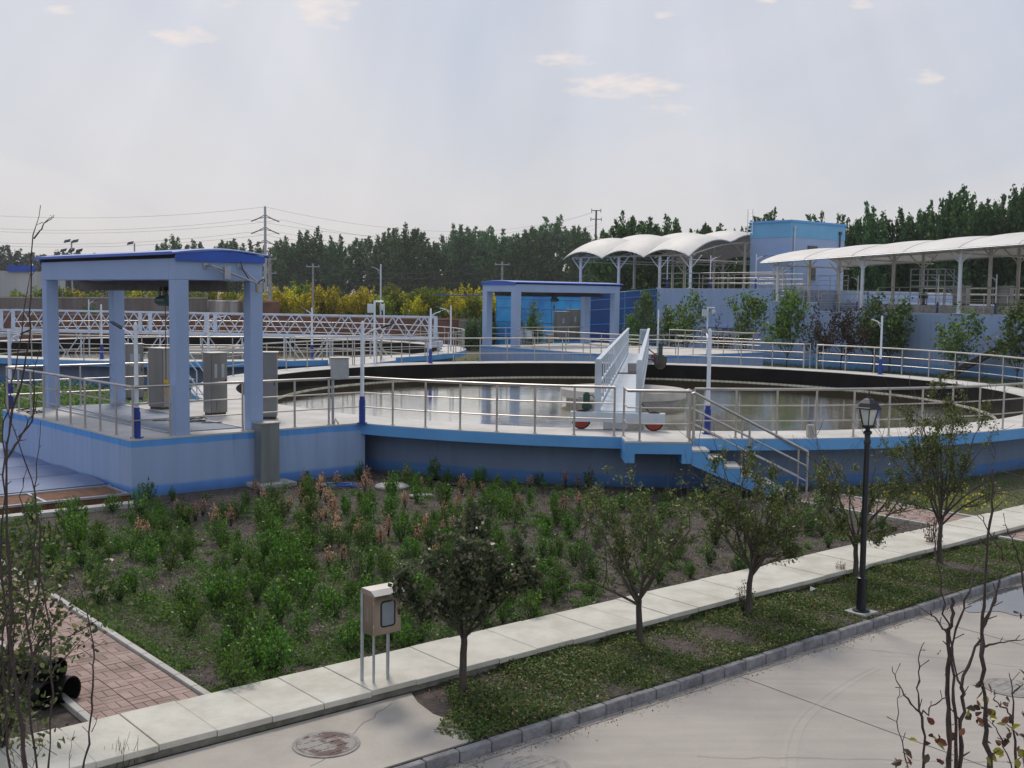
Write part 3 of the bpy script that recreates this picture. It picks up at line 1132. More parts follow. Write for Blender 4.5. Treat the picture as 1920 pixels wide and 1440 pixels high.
def tank(c, label, weir=True):
    t = thing('clarifier_tank', label, 'tank', c)
    mb = MB()
    mb.ring(c, 14.55, 16.06, 1.33, DK, n=160)
    part('rim_walkway', mb, 'deck_concrete', t)
    mb = MB()
    mb.ring(c, 14.95, 16.08, 1.06, 1.328, n=160)
    part('rim_fascia', mb, 'fascia_blue', t)
    mb = MB()
    mb.ring(c, 14.95, 15.35, -.3, 1.058, n=160)
    part('outer_wall', mb, 'wall_tank', t)
    mb = MB()
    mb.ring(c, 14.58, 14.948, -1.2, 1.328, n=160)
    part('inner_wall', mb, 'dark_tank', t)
    mb = MB()
    mb.ring(c, 13.30, 13.35, .25, .725, n=140)
    for k in range(360):
        a = 2 * math.pi * k / 360
        d = Vector((math.cos(a), math.sin(a), 0))
        mb.box(c + d * 13.325 + Z * .730, .012, .13, .02, d, Vector((-d.y, d.x, 0)))
    part('overflow_weir', mb, 'weir_metal', t)
    mb = MB()
    mb.ring(c, 0, 2.42, .95, 1.24, n=48)
    part('centre_slab', mb, 'concrete', t)
    mb = MB()
    mb.ring(c, 0, 2.2, -.5, .948, n=48)
    part('centre_column', mb, 'stone_grey', t)
    mb = MB()
    mb.ring(c, 0, 14.6, .50, .69, n=96)
    o = struct('water', mb, 'tank_water')
    return t


tank(T1, 'large round settling tank with a sky blue rim in the middle of the yard')
tank(T2, 'second round settling tank with the lattice footbridge behind the left pavilion')

# ------------------------------------------------------------------ platform 1
PU0, PU1, PV0, PV1 = 9.69, 16.0, 25.10, 33.50
V1 = Matrix.Rotation(R(3.0), 3, 'Z') @ V


def pf(u, v, z=0.0):
    return uv(PU0, PV0, z) + U * (u - PU0) + V1 * (v - PV0)


def pfpoly(u0, u1, v0, v1):
    return [tuple(pf(a, b))[:2] for a, b in ((u0, v0), (u1, v0), (u1, v1), (u0, v1))]


t = thing('concrete_platform', 'periwinkle blue concrete platform with bright blue bands under the left pavilion', 'platform', uv(PU0, PV0))
mb = MB()
mb.prism(pfpoly(PU0, PU1, PV0, PV1), -.3, DK - .035)
part('wall', mb, 'wall_platform', t, bevel=.01)
mb = MB()
mb.prism(pfpoly(PU0 - .004, PU1 + .004, PV0 - .004, PV1 + .004), DK - .034, DK + .006)
part('deck', mb, 'deck_concrete', t)
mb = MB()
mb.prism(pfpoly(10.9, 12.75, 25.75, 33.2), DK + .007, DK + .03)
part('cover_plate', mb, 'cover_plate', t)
mb = MB()
for k in range(1, 6):
    vv = 25.75 + k * 1.24
    mb.prism(pfpoly(10.9, 12.75, vv - .006, vv + .006), DK + .0305, DK + .034)
for uu in (10.86, 12.79):
    mb.prism(pfpoly(uu - .035, uu + .035, 25.7, 33.25), DK + .007, DK + .045)
part('cover_frame', mb, 'galvanised', t)


# ------------------------------------------------------------------ pavilions
def pavilion(O, a, b, W, Lg, label, base=DK, Hb=3.68, Ht=4.18, cs=.335, hoist=True, spot=True):
    """O outer corner at the front end; a = width direction, b = length direction"""
    O = Vector((O.x, O.y, base))
    t = thing('pavilion', label, 'pavilion', O)

    def P(x, y, z):
        return O + a * x + b * y + Z * z
    for (x, y) in ((cs / 2, cs / 2), (W - cs / 2, cs / 2), (cs / 2, Lg - cs / 2), (W - cs / 2, Lg - cs / 2)):
        mb = MB()
        mb.box(P(x, y, Hb / 2), cs, cs, Hb, a, b)
        part('column', mb, 'periwinkle', t, bevel=.012)
    hb = Ht - Hb
    zc_ = (Ht + Hb) / 2
    for (cx, cy, sx, sy) in ((W / 2, cs / 2, W, cs), (W / 2, Lg - cs / 2, W, cs)):
        mb = MB()
        mb.box(P(cx, cy, zc_ + .001), sx, sy, hb, a, b)
        part('beam', mb, 'periwinkle', t, bevel=.012)
    for cx in (cs / 2, W - cs / 2):
        mb = MB()
        mb.box(P(cx, Lg / 2, zc_ + .001), cs, Lg - 2 * cs, hb, a, b)
        part('beam', mb, 'periwinkle', t, bevel=.012)
    # roof: shallow arch in profiled sheet, open gap below the eaves
    n = 10
    oh = .12
    rise = .11
    mb = MB()
    L0, L1 = -.10, Lg + .25
    prof = []
    for i in range(n + 1):
        x = -oh + (W + 2 * oh) * i / n
        prof.append((x, Ht + .10 + rise * math.sin(math.pi * i / n)))
    ny = int((L1 - L0) / .12)
    vs, fs = [], []
    for layer in (0, .03):
        for j in range(ny + 1):
            y = L0 + (L1 - L0) * j / ny
            rib = .022 if j % 2 else 0
            for (x, z) in prof:
                vs.append(P(x, y, z + layer + rib))
    npf = (n + 1) * (ny + 1)
    for j in range(ny):
        for i in range(n):
            q = j * (n + 1) + i
            fs.append((q, q + 1, q + n + 2, q + n + 1))
            fs.append((npf + q, npf + q + n + 1, npf + q + n + 2, npf + q + 1))
    for j in range(ny):
        for i in (0, n):
            q = j * (n + 1) + i
            fs.append((q, q + n + 1, npf + q + n + 1, npf + q))
    for i in range(n):
        for j in (0, ny):
            q = j * (n + 1) + i
            fs.append((q, q + 1, npf + q + 1, npf + q))
    mb.add(vs, fs)
    part('roof', mb, 'roof_blue_top', t)
    for (y, nm) in ((-.055, 'end_fascia'), (Lg + .055, 'end_fascia')):
        mb = MB()
        vs = []
        for dy in (-.02, .02):
            vs.append(P(-.02, y + dy, Ht - .06))
            for i in range(n + 1):
                x = -.02 + (W + .04) * i / n
                vs.append(P(x, y + dy, Ht + .09 + rise * math.sin(math.pi * i / n)))
            vs.append(P(W + .02, y + dy, Ht - .06))
        k = n + 3
        fs = [tuple(range(k)), tuple(range(k, 2 * k))[::-1]] + [(i, (i + 1) % k, k + (i + 1) % k, k + i) for i in range(k)]
        mb.add(vs, fs)
        part(nm, mb, 'roof_blue', t)
    mb = MB()
    for x in (.08, W - .08):
        mb.box(P(x, Lg / 2, Ht + .05), .06, Lg - .1, .09, a, b)
    part('shaded_purlin', mb, 'dark_gap', t)  # inset strips in near-black, painting the shade of the eaves gap
    mb = MB()
    for x in (-oh - .005, W + oh + .005):
        mb.box(P(x, (L0 + L1) / 2, Ht + .115), .02, L1 - L0, .07, a, b)
    part('eaves_trim', mb, 'roof_blue', t)
    # hoist rail
    mb = MB()
    xm = W / 2
    mb.box(P(xm, Lg / 2 - .1, Hb - .02), .14, Lg + .5, .025, a, b)
    mb.box(P(xm, Lg / 2 - .1, Hb - .14), .03, Lg + .5, .21, a, b)
    mb.box(P(xm, Lg / 2 - .1, Hb - .26), .14, Lg + .5, .025, a, b)
    part('hoist_beam', mb, 'dark_steel', t)
    if hoist:
        y = Lg * .30 if hoist is True else hoist
        h = thing('chain_hoist', 'dark green chain hoist with a ' + ('yellow hook' if spot else 'drawn up chain') + ' below the beam of the ' + ('left' if spot else 'far') + ' pavilion', 'hoist', P(xm, y, Hb - .5))
        mb = MB()
        mb.cyl(P(xm - .05, y - .30, Hb - .52), P(xm - .05, y + .15, Hb - .52), .14, 14)
        mb.cyl(P(xm - .05, y + .15, Hb - .52), P(xm - .05, y + .32, Hb - .52), .10, 14)
        part('motor', mb, 'dark_green', h, True)
        mb = MB()
        for s in (-.12, .12):
            mb.box(P(xm + .09, y + s, Hb - .30), .02, .12, .22, a, b)
            mb.box(P(xm - .09, y + s, Hb - .30), .02, .12, .22, a, b)
            mb.cyl(P(xm - .12, y + s, Hb - .21), P(xm + .12, y + s, Hb - .21), .05, 10)
        mb.box(P(xm, y, Hb - .42), .2, .4, .03, a, b)
        part('trolley', mb, 'dark_steel', h)
        mb = MB()
        mb.cyl(P(xm + .12, y, Hb - .62), P(xm + .12, y, Hb - .44), .11, 12)
        part('chain_bag', mb, 'rubber', h, True)
        ln = 2.0 if spot else .35
        mb = MB()
        mb.cyl(P(xm, y, Hb - .6), P(xm, y, Hb - .6 - ln), .012, 6)
        part('chain', mb, 'dark_steel', h)
        mb = MB()
        hp = P(xm, y, Hb - .6 - ln)
        mb.cyl(hp + Z * .02, hp - Z * .16, .06, 12)
        mb.path([hp - Z * .16, hp - Z * .22, hp - Z * .29 + a * .05, hp - Z * .33, hp - Z * .28 - a * .05], .018, 6)
        part('hook', mb, 'yellow' if spot else 'dark_steel', h, True)
    return t


PO = pf(10.82, 25.17)
pavilion(PO, U, V1, 2.25, 8.3, 'open concrete pavilion with a blue arched roof on the left platform', hoist=2.9)

# floodlight bracket fixed to the front beam
t = thing('floodlight_bracket', 'bent steel bracket with a drooping floodlight on the front beam of the left pavilion', 'bracket', PO + Z * (DK + 3.9))


def Q(x, y, z):
    return PO + U * x + V * y + Z * (DK + z)


mb = MB()
mb.box(Q(.75, -.02, 4.02), .12, .03, .12, U, V)
mb.cyl(Q(.75, 0, 4.02), Q(.80, -.22, 4.02), .025, 8)
mb.cyl(Q(.80, -.22, 4.03), Q(1.95, -.30, 3.62), .028, 8)
mb.cyl(Q(.82, -.22, 3.99), Q(1.2, -.28, 3.80), .02, 8)
mb.box(Q(1.62, -.02, 4.05), .12, .03, .12, U, V)
mb.cyl(Q(1.62, 0, 4.05), Q(1.95, -.30, 3.66), .02, 8)
part('bracket_tube', mb, 'galvanised', t, True)
mb = MB()
mb.box(Q(1.18, -.25, 3.86), .16, .12, .30, (U + Z * .1).normalized(), V)
part('junction_box', mb, 'galvanised', t, bevel=.01)
mb = MB()
mb.box(Q(1.97, -.32, 3.50), .13, .14, .2, (U - Z * .15).normalized(), V)
mb.box(Q(2.03, -.32, 3.60), .1, .1, .1, U, V)
part('lamp_housing', mb, 'stone_grey', t, bevel=.015)
mb = MB()
mb.path([Q(1.62, -.06, 4.16), Q(1.66, -.12, 3.95), Q(1.78, -.2, 3.72), Q(1.95, -.3, 3.62), Q(2.05, -.32, 3.70), Q(2.12, -.32, 3.74), Q(2.15, -.3, 3.66)], .014, 6)
part('cable', mb, 'rubber', t, True)

# hanging control pendant and loose cables on the platform floor
mb = MB()
rng = np.random.default_rng(4)
c0 = pf(12.6, 27.2, DK + .05)
for q in range(5):
    pts = []
    p = c0 + V * (q * .25 - .3) + U * (rng.random() * .4)
    th = rng.random() * 6
    for k in range(16):
        th += rng.normal() * .7
        p = p + Vector((math.cos(th), math.sin(th), 0)) * .11
        pts.append(Vector((p.x, p.y, DK + .055 + .01 * (k % 2))))
    mb.path(pts, .014, 5)
solo('loose_cable', mb, 'rubber', 'tangled black cables lying on the platform floor beside the steel cabinet', 'cable', smooth=True)
mb = MB()
pts = [pf(9.95 + .25 * math.sin(k * 1.3), 32.9 - k * .09, DK + .03 + .05 * abs(math.sin(k * .9))) for k in range(16)]
mb.path(pts, .013, 5)
solo('cable_coil', mb, 'rubber', 'short brown cable heap at the far left end of the platform', 'cable', smooth=True)


# ------------------------------------------------------------------ cabinets
def cabinet(c, wd, dp, h, label, rz=AX, feet=.08, louv=2, hat=True, base=DK, door=True, hatch=True):
    """steel cabinet; front faces -V (towards the road)"""
    a = Vector((math.cos(rz), math.sin(rz), 0))
    b_ = Vector((-a.y, a.x, 0))
    c = Vector((c.x, c.y, base))
    t = thing('control_cabinet', label, 'cabinet', c)

    def P(x, y, z):
        return c + a * x + b_ * y + Z * z
    mb = MB()
    mb.box(P(0, 0, feet + (h - feet) / 2), wd, dp, h - feet, a, b_)
    part('body', mb, 'brushed', t, bevel=.008)
    if hat:
        mb = MB()
        mb.box(P(0, 0, h + .012), wd + .08, dp + .10, .022, a, b_)
        part('rain_cap', mb, 'steel', t)
    if door:
        mb = MB()
        mb.box(P(0, -dp / 2 - .008, feet + (h - feet) * .5), wd - .05, .012, h - feet - .06, a, b_)
        dd = part('door', mb, 'brushed', t)
        mb = MB()
        mb.box(P(wd * .38, -dp / 2 - .025, h * .55), .025, .02, .12, a, b_)
        link('handle', mb.mesh('handle', 'dark_steel'), dd, False)
    if louv:
        for s in ((-.5, .5) if louv == 2 else (0,)):
            mb = MB()
            for k in range(12):
                mb.box(P(s * wd * .42, -dp / 2 - .020, h * .62 + k * .032), wd * .16, .010, .016, a, (b_ + Z * .5).normalized())
            part('louvre', mb, 'white_paint', t)
    if hatch:
        mb = MB()
        mb.box(P(.04, -dp / 2 - .02, h * .17), wd * .5, .016, h * .17, a, b_)
        part('hatch', mb, 'brushed', t)
    if feet > .03:
        mb = MB()
        mb.box(P(0, 0, feet / 2), wd - .06, dp - .06, feet, a, b_)
        part('plinth', mb, 'dark_steel', t)
    return t


cabinet(G(256, 750, DK) + V * .2, .52, .45, 1.74, 'tall steel control cabinet with two louvre strips seen behind the leaning lamp post', rz=R(30))
cabinet(G(308, 768, DK) + V * .2, .45, .55, 1.76, 'tall plain steel cabinet half hidden by the front column of the left pavilion', louv=0, rz=R(62), hatch=False)
cabinet(G(410, 779, DK) + V * .2, .50, .45, 1.72, 'steel control cabinet with louvres between the two right columns of the left pavilion', rz=R(42))
cabinet(G(509, 787, DK) + V * .22, .52, .42, 1.80, 'dark steel cabinet under an overhanging cap just right of the left pavilion', rz=R(8), louv=0)

# duct box standing on the ground against the platform front
c = G(521, 908, .1)
t = thing('cable_duct', 'tall galvanised duct box standing against the platform front on a slab', 'duct', c)
cc = uv(c.dot(U), PV0 - .20)
mb = MB()
mb.box(Vector((cc.x, cc.y, .10 + .725)), .50, .36, 1.45, U, V)
part('duct', mb, 'duct_zinc', t, bevel=.01)
mb = MB()
mb.box(Vector((cc.x, cc.y, .10 + 1.46)), .54, .40, .025, U, V)
part('lid', mb, 'steel', t)
mb = MB()
mb.box(Vector((cc.x, cc.y, .045)) - V * .1 + U * .05, 1.05, .75, .11, U, V)
solo('stone_slab', mb, 'stone_grey', 'rough pale concrete slab under the galvanised duct box', 'slab', bevel=.02)

# box on a pole at the tank edge
c = G(637, 796, DK)
t = thing('meter_box', 'grey box on a single thin post at the edge of the big tank', 'meter box', c)
mb = MB()
mb.box(c + Z * 1.47, .46, .34, .54, Vector((1, .12, 0)).normalized())
part('box', mb, 'galvanised', t, bevel=.01)
mb = MB()
mb.box(c + Z * 1.75, .52, .40, .02, Vector((1, .12, 0)).normalized())
part('cap', mb, 'steel', t)
mb = MB()
mb.cyl(c - Vector((.18, 0, 0)), c + Vector((-.18, 0, 1.22)), .035, 8)
mb.path([c + Vector((-.14, -.05, 0)), c + Vector((-.10, -.07, .16)), c + Vector((-.02, -.07, .02))], .02, 6)
part('post', mb, 'galvanised', t, True)


# ------------------------------------------------------------------ lamp posts
def lamp_post(c, h, arm, label, armlen=.75, sleeve=.62, head=True, r=.055, arm_h=.06, group=None, tilt=0.0):
    c = Vector(c)
    t = thing('lamp_post', label, 'lamp post', c, group)
    arm = Vector(arm).normalized()
    mb = MB()
    mb.cyl(c, c + Z * h, r, 10, r * .85)
    mb.lathe(c + Z * h, [(r * .9, 0), (r * .6, .05), (.012, .08)], 10)
    part('pole', mb, 'pole_white', t, True)
    if sleeve:
        mb = MB()
        mb.cyl(c + Z * .0, c + Z * sleeve, r * 1.55, 12)
        mb.cyl(c + Z * sleeve, c + Z * (sleeve + .1), r * 1.25, 12)
        mb.box(c + Z * .015, r * 4.4, r * 4.4, .03)
        part('base_sleeve', mb, 'navy', t, True)
    if head:
        p0 = c + Z * (h * .87)
        p1 = c + Z * (h * .93) + arm * (armlen * .4)
        p2 = c + Z * (h * .97) + arm * armlen
        mb = MB()
        mb.path([p0, p1, p2], .022, 6)
        mb.path([c + Z * (h * .78), p1], .012, 5)
        part('arm', mb, 'pole_white', t, True)
        mb = MB()
        side = Vector((-arm.y, arm.x, 0))
        d = (p2 - p1).normalized()
        mb.box(p2 + d * .16, .36, .13, .035, d, side)
        mb.box(p2 + d * .16 - Z * .025, .26, .09, .02, d, side)
        part('lamp_head', mb, 'solar', t, bevel=.008)
    return t


X = Vector((1, 0, 0))
LG = 'white lamp posts with blue bases'
lamp_post(G(679, 794, DK), 2.62, (1, -.25, 0), 'white lamp post on the corner where platform and big tank rim meet', .55)
lamp_post(G(257, 822, DK), 2.62, (-1, .4, 0), 'white lamp post with a blue head at the near corner of the left platform', .38)
lamp_post(G(20, 765, DK), 2.2, (1, .4, 0), 'white lamp post with a navy base at the far left corner of the platform', .3)
lamp_post(G(1328, 815, DK) + Vector((0, .15, 0)), 2.58, (0, 1, 0), 'white lamp post behind the stairs on the near rim of the big tank', .5)
lamp_post(G(1650, 702, DK), 2.64, (-1, .1, 0), 'white lamp post on the far right rim of the big tank', .5)
lamp_post(G(807, 681, DK), 2.67, (1, .2, 0), 'white lamp post on the far left rim of the big tank', .5)
lamp_post(G(585, 673, DK), 2.6, (-1, .1, 0), 'white lamp post before the lattice footbridge', .3)
lamp_post(G(845, 658, DK), 2.7, (-1, 0, 0), 'white lamp post at the right end of the lattice footbridge rim', .7, sleeve=0)
lamp_post(G(191, 673, DK), 2.65, (-1, 0.3, 0), 'white lamp post seen between the two left columns of the left pavilion', .3, head=False)
lamp_post(G(391, 676, DK), 2.3, (1, .1, 0), 'white lamp post seen between the right columns of the left pavilion', .9, sleeve=0)
lamp_post(G(1233, 662, DK), 2.6, (1, 0, 0), 'white lamp post at the far end of the white footbridge', .4, sleeve=0, head=False)
lamp_post(D(720, 612, 86) - Z * .2, 1.9, (-1, 0, 0), 'thin white post behind the lattice footbridge near the security camera', .4, sleeve=0, head=False)
lamp_post(D(167, 612, 86) - Z * .2, 2.2, (1, 0, 0), 'thin white post with a crosspiece behind the left end of the lattice footbridge', .4, sleeve=0)


def camera_mast(c, h, label, k=1.0, side=1):
    c = Vector(c)
    t = thing('security_camera', label, 'security camera', c)
    mb = MB()
    mb.cyl(c, c + Z * h, .05, 10)
    mb.cyl(c + Z * (h - .05), c + Z * (h - .05) + X * (.42 * side), .035, 8)
    part('mast', mb, 'pole_white', t, True)
    mb = MB()
    mb.box(c + Z * (h - .38) - X * (.18 * side), .32, .2, .42)
    part('box', mb, 'white_paint', t, bevel=.01)
    mb = MB()
    q = c + Z * (h - .1) + X * (.36 * side)
    mb.lathe(q - Z * .30, [(.02, -.1), (.09, -.06), (.12, .02), (.12, .12), (.08, .2), (.03, .22)], 14)
    part('dome_camera', mb, 'white_paint', t, True)
    mb = MB()
    mb.lathe(q - Z * .42, [(.015, -.03), (.06, 0), (.07, .04)], 12)
    part('lens', mb, 'glass_dark', t, True)
    return t


camera_mast(G(702, 684, DK), 3.1, 'security camera with a white box on a tall mast before the lattice footbridge')
camera_mast(G(1325, 664, DK), 2.9, 'security camera on a white mast at the far platform beyond the big tank')

# ------------------------------------------------------------------ platform railings
e = .10
zz = DK + .006
pl = lambda u, v: pf(u, v, zz)
railing([pl(PU0 + e, PV1 - e), pl(PU0 + e, PV0 + e)], 'steel railing along the left long side of the left platform', .92)
railing([pl(PU0 + e, PV0 + e), pl(10.68, PV0 + e)], 'short steel railing piece between the corner lamp post and the front column', .9, ends=(False, True))
railing([pl(11.12, PV0 + e), pl(12.53, PV0 + e)], 'steel railing piece between the two front columns of the left pavilion', 1.2)
railing([pl(12.97, PV0 + e), pl(PU1 - .05, PV0 + e)], 'steel railing on the platform front right of the pavilion', .98)
railing([pl(PU0 + e, PV1 - e), pl(PU0 + 4.2, PV1 - e)], 'steel railing across the far end of the left platform', .95, ends=(False, True))

# ------------------------------------------------------------------ rim railings of tank 1
RR = 15.95
railing(arc(T1, RR, -121.2, -96.4, DK), 'curved steel railing on the near rim between the platform and the stair landing', 1.04)
railing(arc(T1, RR, -89.4, -30, DK), 'curved steel railing on the near right rim of the big tank', 1.06)
railing(arc(T1, RR, -30, 48, DK), 'curved steel railing on the far right rim of the big tank', 1.55, ends=(False, True))
railing(arc(T1, RR, 50.5, 80, DK), 'curved steel railing on the far rim behind the white footbridge', 1.55)
railing(arc(T1, RR, 80, 176, DK), 'curved steel railing on the far left rim of the big tank', 1.5, ends=(False, True))
# small return at the far gate
g0 = Vector((T1.x + RR * math.cos(R(48)), T1.y + RR * math.sin(R(48)), DK))
g1 = Vector((T1.x + RR * math.cos(R(50.5)), T1.y + RR * math.sin(R(50.5)), DK))
od = Vector((math.cos(R(49)), math.sin(R(49)), 0))
railing([g0 + od * .05, g0 + od * .7], 'short steel railing return right of the far gate opening', .6, group=None)
railing([g1 + od * .05, g1 + od * .7], 'short steel railing return left of the far gate opening', .6, group=None)

# ------------------------------------------------------------------ stairs and landing on the near rim
LX0, LX1, LY = 2.70, 4.28, 26.35
t = thing('access_stairs', 'blue sided concrete stairs with white treads going down from the near tank rim', 'stairs', (LX0, LY, 0))
mb = MB()
mb.box(((LX0 + LX1) / 2, (LY + 27.35) / 2, DK - .014), LX1 - LX0, 27.35 - LY, .04)
part('landing_floor', mb, 'deck_concrete', t)
mb = MB()
mb.box(((LX0 + LX1) / 2, (LY + 27.35) / 2, DK - .165), LX1 - LX0 + .01, 27.35 - LY + .006, .255)
for x in (LX0 + .115, LX1 - .115):
    mb.box((x, (LY + 27.8) / 2, DK - .405), .23, 27.8 - LY, .225)
part('landing_beam', mb, 'fascia_blue', t)
ns = 7
run, rise = 2.75 / ns, DK / ns
SW0, SW1 = LY + .02, LY + .98
mb = MB()
for k in range(ns - 1):
    mb.box((LX1 + run * (k + .5) + .015, (SW0 + SW1) / 2, DK - rise * (k + 1) - .02), run + .04, SW1 - SW0, .045)
part('tread', mb, 'deck_concrete', t)
mb = MB()
for (y0, y1) in ((SW0 + .01, SW0 + .12), (SW1 - .12, SW1 - .01), (SW0 + .12, SW1 - .12)):
    vs = []
    for y in (y0, y1):
        pr = [(LX1, DK - .07)]
        for k in range(ns - 1):
            zt = DK - rise * (k + 1) - .045
            pr += [(LX1 + run * k + .004, zt), (LX1 + run * (k + 1), zt)]
        pr += [(LX1 + run * ns, -.1), (LX1 + run * ns - .55, -.1), (LX1, DK - .55)]
        vs.append(pr)
    k = len(vs[0])
    V3 = [(x, y0, z) for x, z in vs[0]] + [(x, y1, z) for x, z in vs[1]]
    mb.add(V3, [tuple(range(k)), tuple(range(k, 2 * k))[::-1]] + [(i, (i + 1) % k, k + (i + 1) % k, k + i) for i in range(k)])
part('stringer', mb, 'fascia_blue', t)
railing([(LX0 + .05, 27.30, DK), (LX0 + .05, LY + .06, DK), (LX1 - .05, LY + .06, DK)], 'steel railing round the little stair landing', 1.3, r=.036)


def stair_rail(y, label):
    t = thing('stair_railing', label, 'railing', (LX1, y, DK))
    top, bot = Vector((LX1 - .02, y, DK)), Vector((LX1 + run * ns + .02, y, .0))
    for i, (hh, rr) in enumerate(((1.17, .034), (.80, .02), (.44, .02))):
        mb = MB()
        mb.path([top + Z * hh, bot + Z * hh] if i else [top + Z * (hh - .03), top + Z * hh + Vector((.06, 0, 0)), bot + Z * (hh - .02), bot + Z * (hh - .1)], rr, 8)
        part('handrail' if i == 0 else 'mid_rail', mb, 'steel', t, True)
    for f in (.02, .5, 1.0):
        p = top.lerp(bot, f)
        mb = MB()
        mb.cyl(p - Z * .05, p + Z * 1.16, .027, 8)
        part('post', mb, 'steel', t, True)
    return t


stair_rail(SW0 + .05, 'front sloping steel handrail of the near rim stairs')
stair_rail(SW1 - .05, 'rear sloping steel handrail of the near rim stairs')

# small concrete block on the rim
c = G(1522, 822, DK)
mb = MB()
mb.box(c + Z * .16 + Vector((0, .15, 0)), .16, .16, .32, Vector((1, .1, .03)).normalized())
solo('concrete_block', mb, 'concrete', 'small upright concrete block standing on the near tank rim', 'block', bevel=.01)

# ------------------------------------------------------------------ footbridge across tank 1
BA, BB = Vector((2.74, 28.75, 0)), Vector((6.62, 58.9, 0))
bd = (BB - BA).normalized()
bs = Vector((bd.y, -bd.x, 0))      # to the right
BL = (BB - BA).length
WZ = DK + .48
t = thing('scraper_bridge', 'white footbridge with barred side panels spanning the big round tank', 'bridge', BA + Z * WZ)
mb = MB()
for k in range(int(BL / .3)):
    mb.box(BA + bd * (k * .3 + .15) + Z * (WZ - .015), .29, 1.0, .03, bd, bs)
part('walkway', mb, 'pale_grating', t)
mb = MB()
for s in (-.5, .5):
    mb.box(BA + bd * (BL / 2) + bs * s + Z * (WZ - .12), BL, .08, .18, bd, bs)
part('girder', mb, 'white_paint', t)
RH = 1.30
for s in (-.53, .53):
    mb = MB()
    mb.box(BA + bd * (BL / 2) + bs * s + Z * (WZ + RH), BL, .12, .05, bd, bs)
    mb.box(BA + bd * (BL / 2) + bs * s + Z * (WZ + .06), BL, .06, .08, bd, bs)
    mb.box(BA + bd * (BL / 2) + bs * s + Z * (WZ + RH * .5), BL, .05, .05, bd, bs)
    n = int(BL / 1.5)
    for k in range(n + 1):
        mb.box(BA + bd * (.03 + (BL - .06) * k / n) + bs * s + Z * (WZ + RH / 2), .055, .05, RH, bd, bs)
    mb.box(BA + bd * .05 + bs * s + Z * (WZ + RH / 2 - .15), .12, .16, RH + .3, bd, bs)
    part('side_panel', mb, 'white_paint', t)
for (p, sgn) in ((BA, 1), (BB, -1)):
    mb = MB()
    q = p - bd * .1 * sgn
    mb.box(q + Z * (WZ - .04), .3, 2.42, .025, bd, bs)
    mb.box(q + Z * (WZ - .15), .04, 2.40, .2, bd, bs)
    mb.box(q + Z * (WZ - .26), .3, 2.42, .025, bd, bs)
    mb.box(q - bd * .15 * sgn + Z * (WZ - .15), .02, 2.42, .25, bd, bs)
    part('end_carriage', mb, 'white_paint', t)
    for s in (-.93, .93):
        wc = q + bs * s + Z * (DK + .252)
        mb = MB()
        mb.cyl(wc - bd * .06, wc + bd * .06, .25, 24)
        wh = part('wheel', mb, 'rubber', t, True)
        mb = MB()
        mb.cyl(wc - bd * .075, wc + bd * .075, .215, 24)
        mb.cyl(wc - bd * .10, wc + bd * .10, .05, 12)
        hb = MB()
        o = link('hub', mb.mesh('hub', 'red_paint', True), wh, False)
        o.location = (0, 0, 0)
mb = MB()
q = BA + bs * (-.82) + bd * .1
mb.cyl(q + Z * (WZ - .02), q + Z * (WZ + .42), .09, 14)
mb.cyl(q + Z * (WZ + .42), q + Z * (WZ + .46), .06, 14)
mb.box(q + bs * .02 - bd * .02 + Z * (WZ + .1), .22, .26, .12, bd, bs)
part('drive_motor', mb, 'dark_green', t, True)
mb = MB()
mb.box(q + bs * (-.14) + Z * (WZ + .24), .12, .12, .22, bd, bs)
part('switch_box', mb, 'stone_grey', t, bevel=.01)
mb = MB()
mb.path([q + Z * (WZ + .35), q + bs * .15 + Z * (WZ + .38), q + bs * .25 + Z * (WZ + .25), q + bs * .3 + Z * (WZ + .05)], .012, 6)
mb.path([BA + bs * .55 + Z * (WZ + .25), BA + bs * .8 - bd * .1 + Z * WZ], .015, 6)
part('cable', mb, 'rubber', t, True)
mb = MB()
mb.box(BA + bs * -.05 + Z * (DK + .13), .5, .62, .20, bd, bs)
mb.box(BA + bs * .2 + Z * (DK + .2), .08, .06, .3, bd, bs)
part('cable_tray', mb, 'galvanised', t)
mb = MB()
mb.box(BA + bd * 14.6 + bs * .05 + Z * (WZ + .20), .4, .36, .40, bd, bs)
part('centre_box', mb, 'brushed', t, bevel=.01)
mb = MB()
mb.box(BA + bd * 14.4 + Z * (WZ + .012), .6, .96, .02, bd, bs)
part('centre_plate', mb, 'rust', t)
mb = MB()
q = BA + bd * (BL - 2.0) + bs * .30
mb.box(q + Z * (WZ + .95), .3, .42, .75, bd, bs)
mb.box(q + Z * (WZ + .3), .08, .1, .6, bd, bs)
part('control_box', mb, 'galvanised', t, bevel=.01)
mb = MB()
mb.box(q + Z * (WZ + .98) - bd * .155, .01, .26, .45, bd, bs)
part('box_window', mb, 'meter_face', t)
# scum hopper hung at the far end
q = BA + bd * (BL - 3.0) + bs * 1.15
t = thing('scum_hopper', 'dark round bottomed hopper with a motor hanging at the far end of the white footbridge', 'hopper', q + Z * 1.3)
mb = MB()
mb.lathe(q + Z * 1.15, [(.10, .06), (.22, .14), (.30, .28), (.33, .45), (.33, .70)], 20)
part('bowl', mb, 'dark_steel', t, True)
mb = MB()
mb.cyl(q + Z * 1.86, q + Z * 2.5, .11, 12)
mb.cyl(q + Z * 1.80, q + Z * 1.9, .2, 12)
part('motor', mb, 'dark_green', t, True)
mb = MB()
mb.cyl(q + Z * 1.75, q - bs * .6 + Z * 2.2, .03, 6)
mb.cyl(q + Z * 1.6, q - bs * .6 + Z * 1.7, .03, 6)
part('arm', mb, 'dark_steel', t, True)

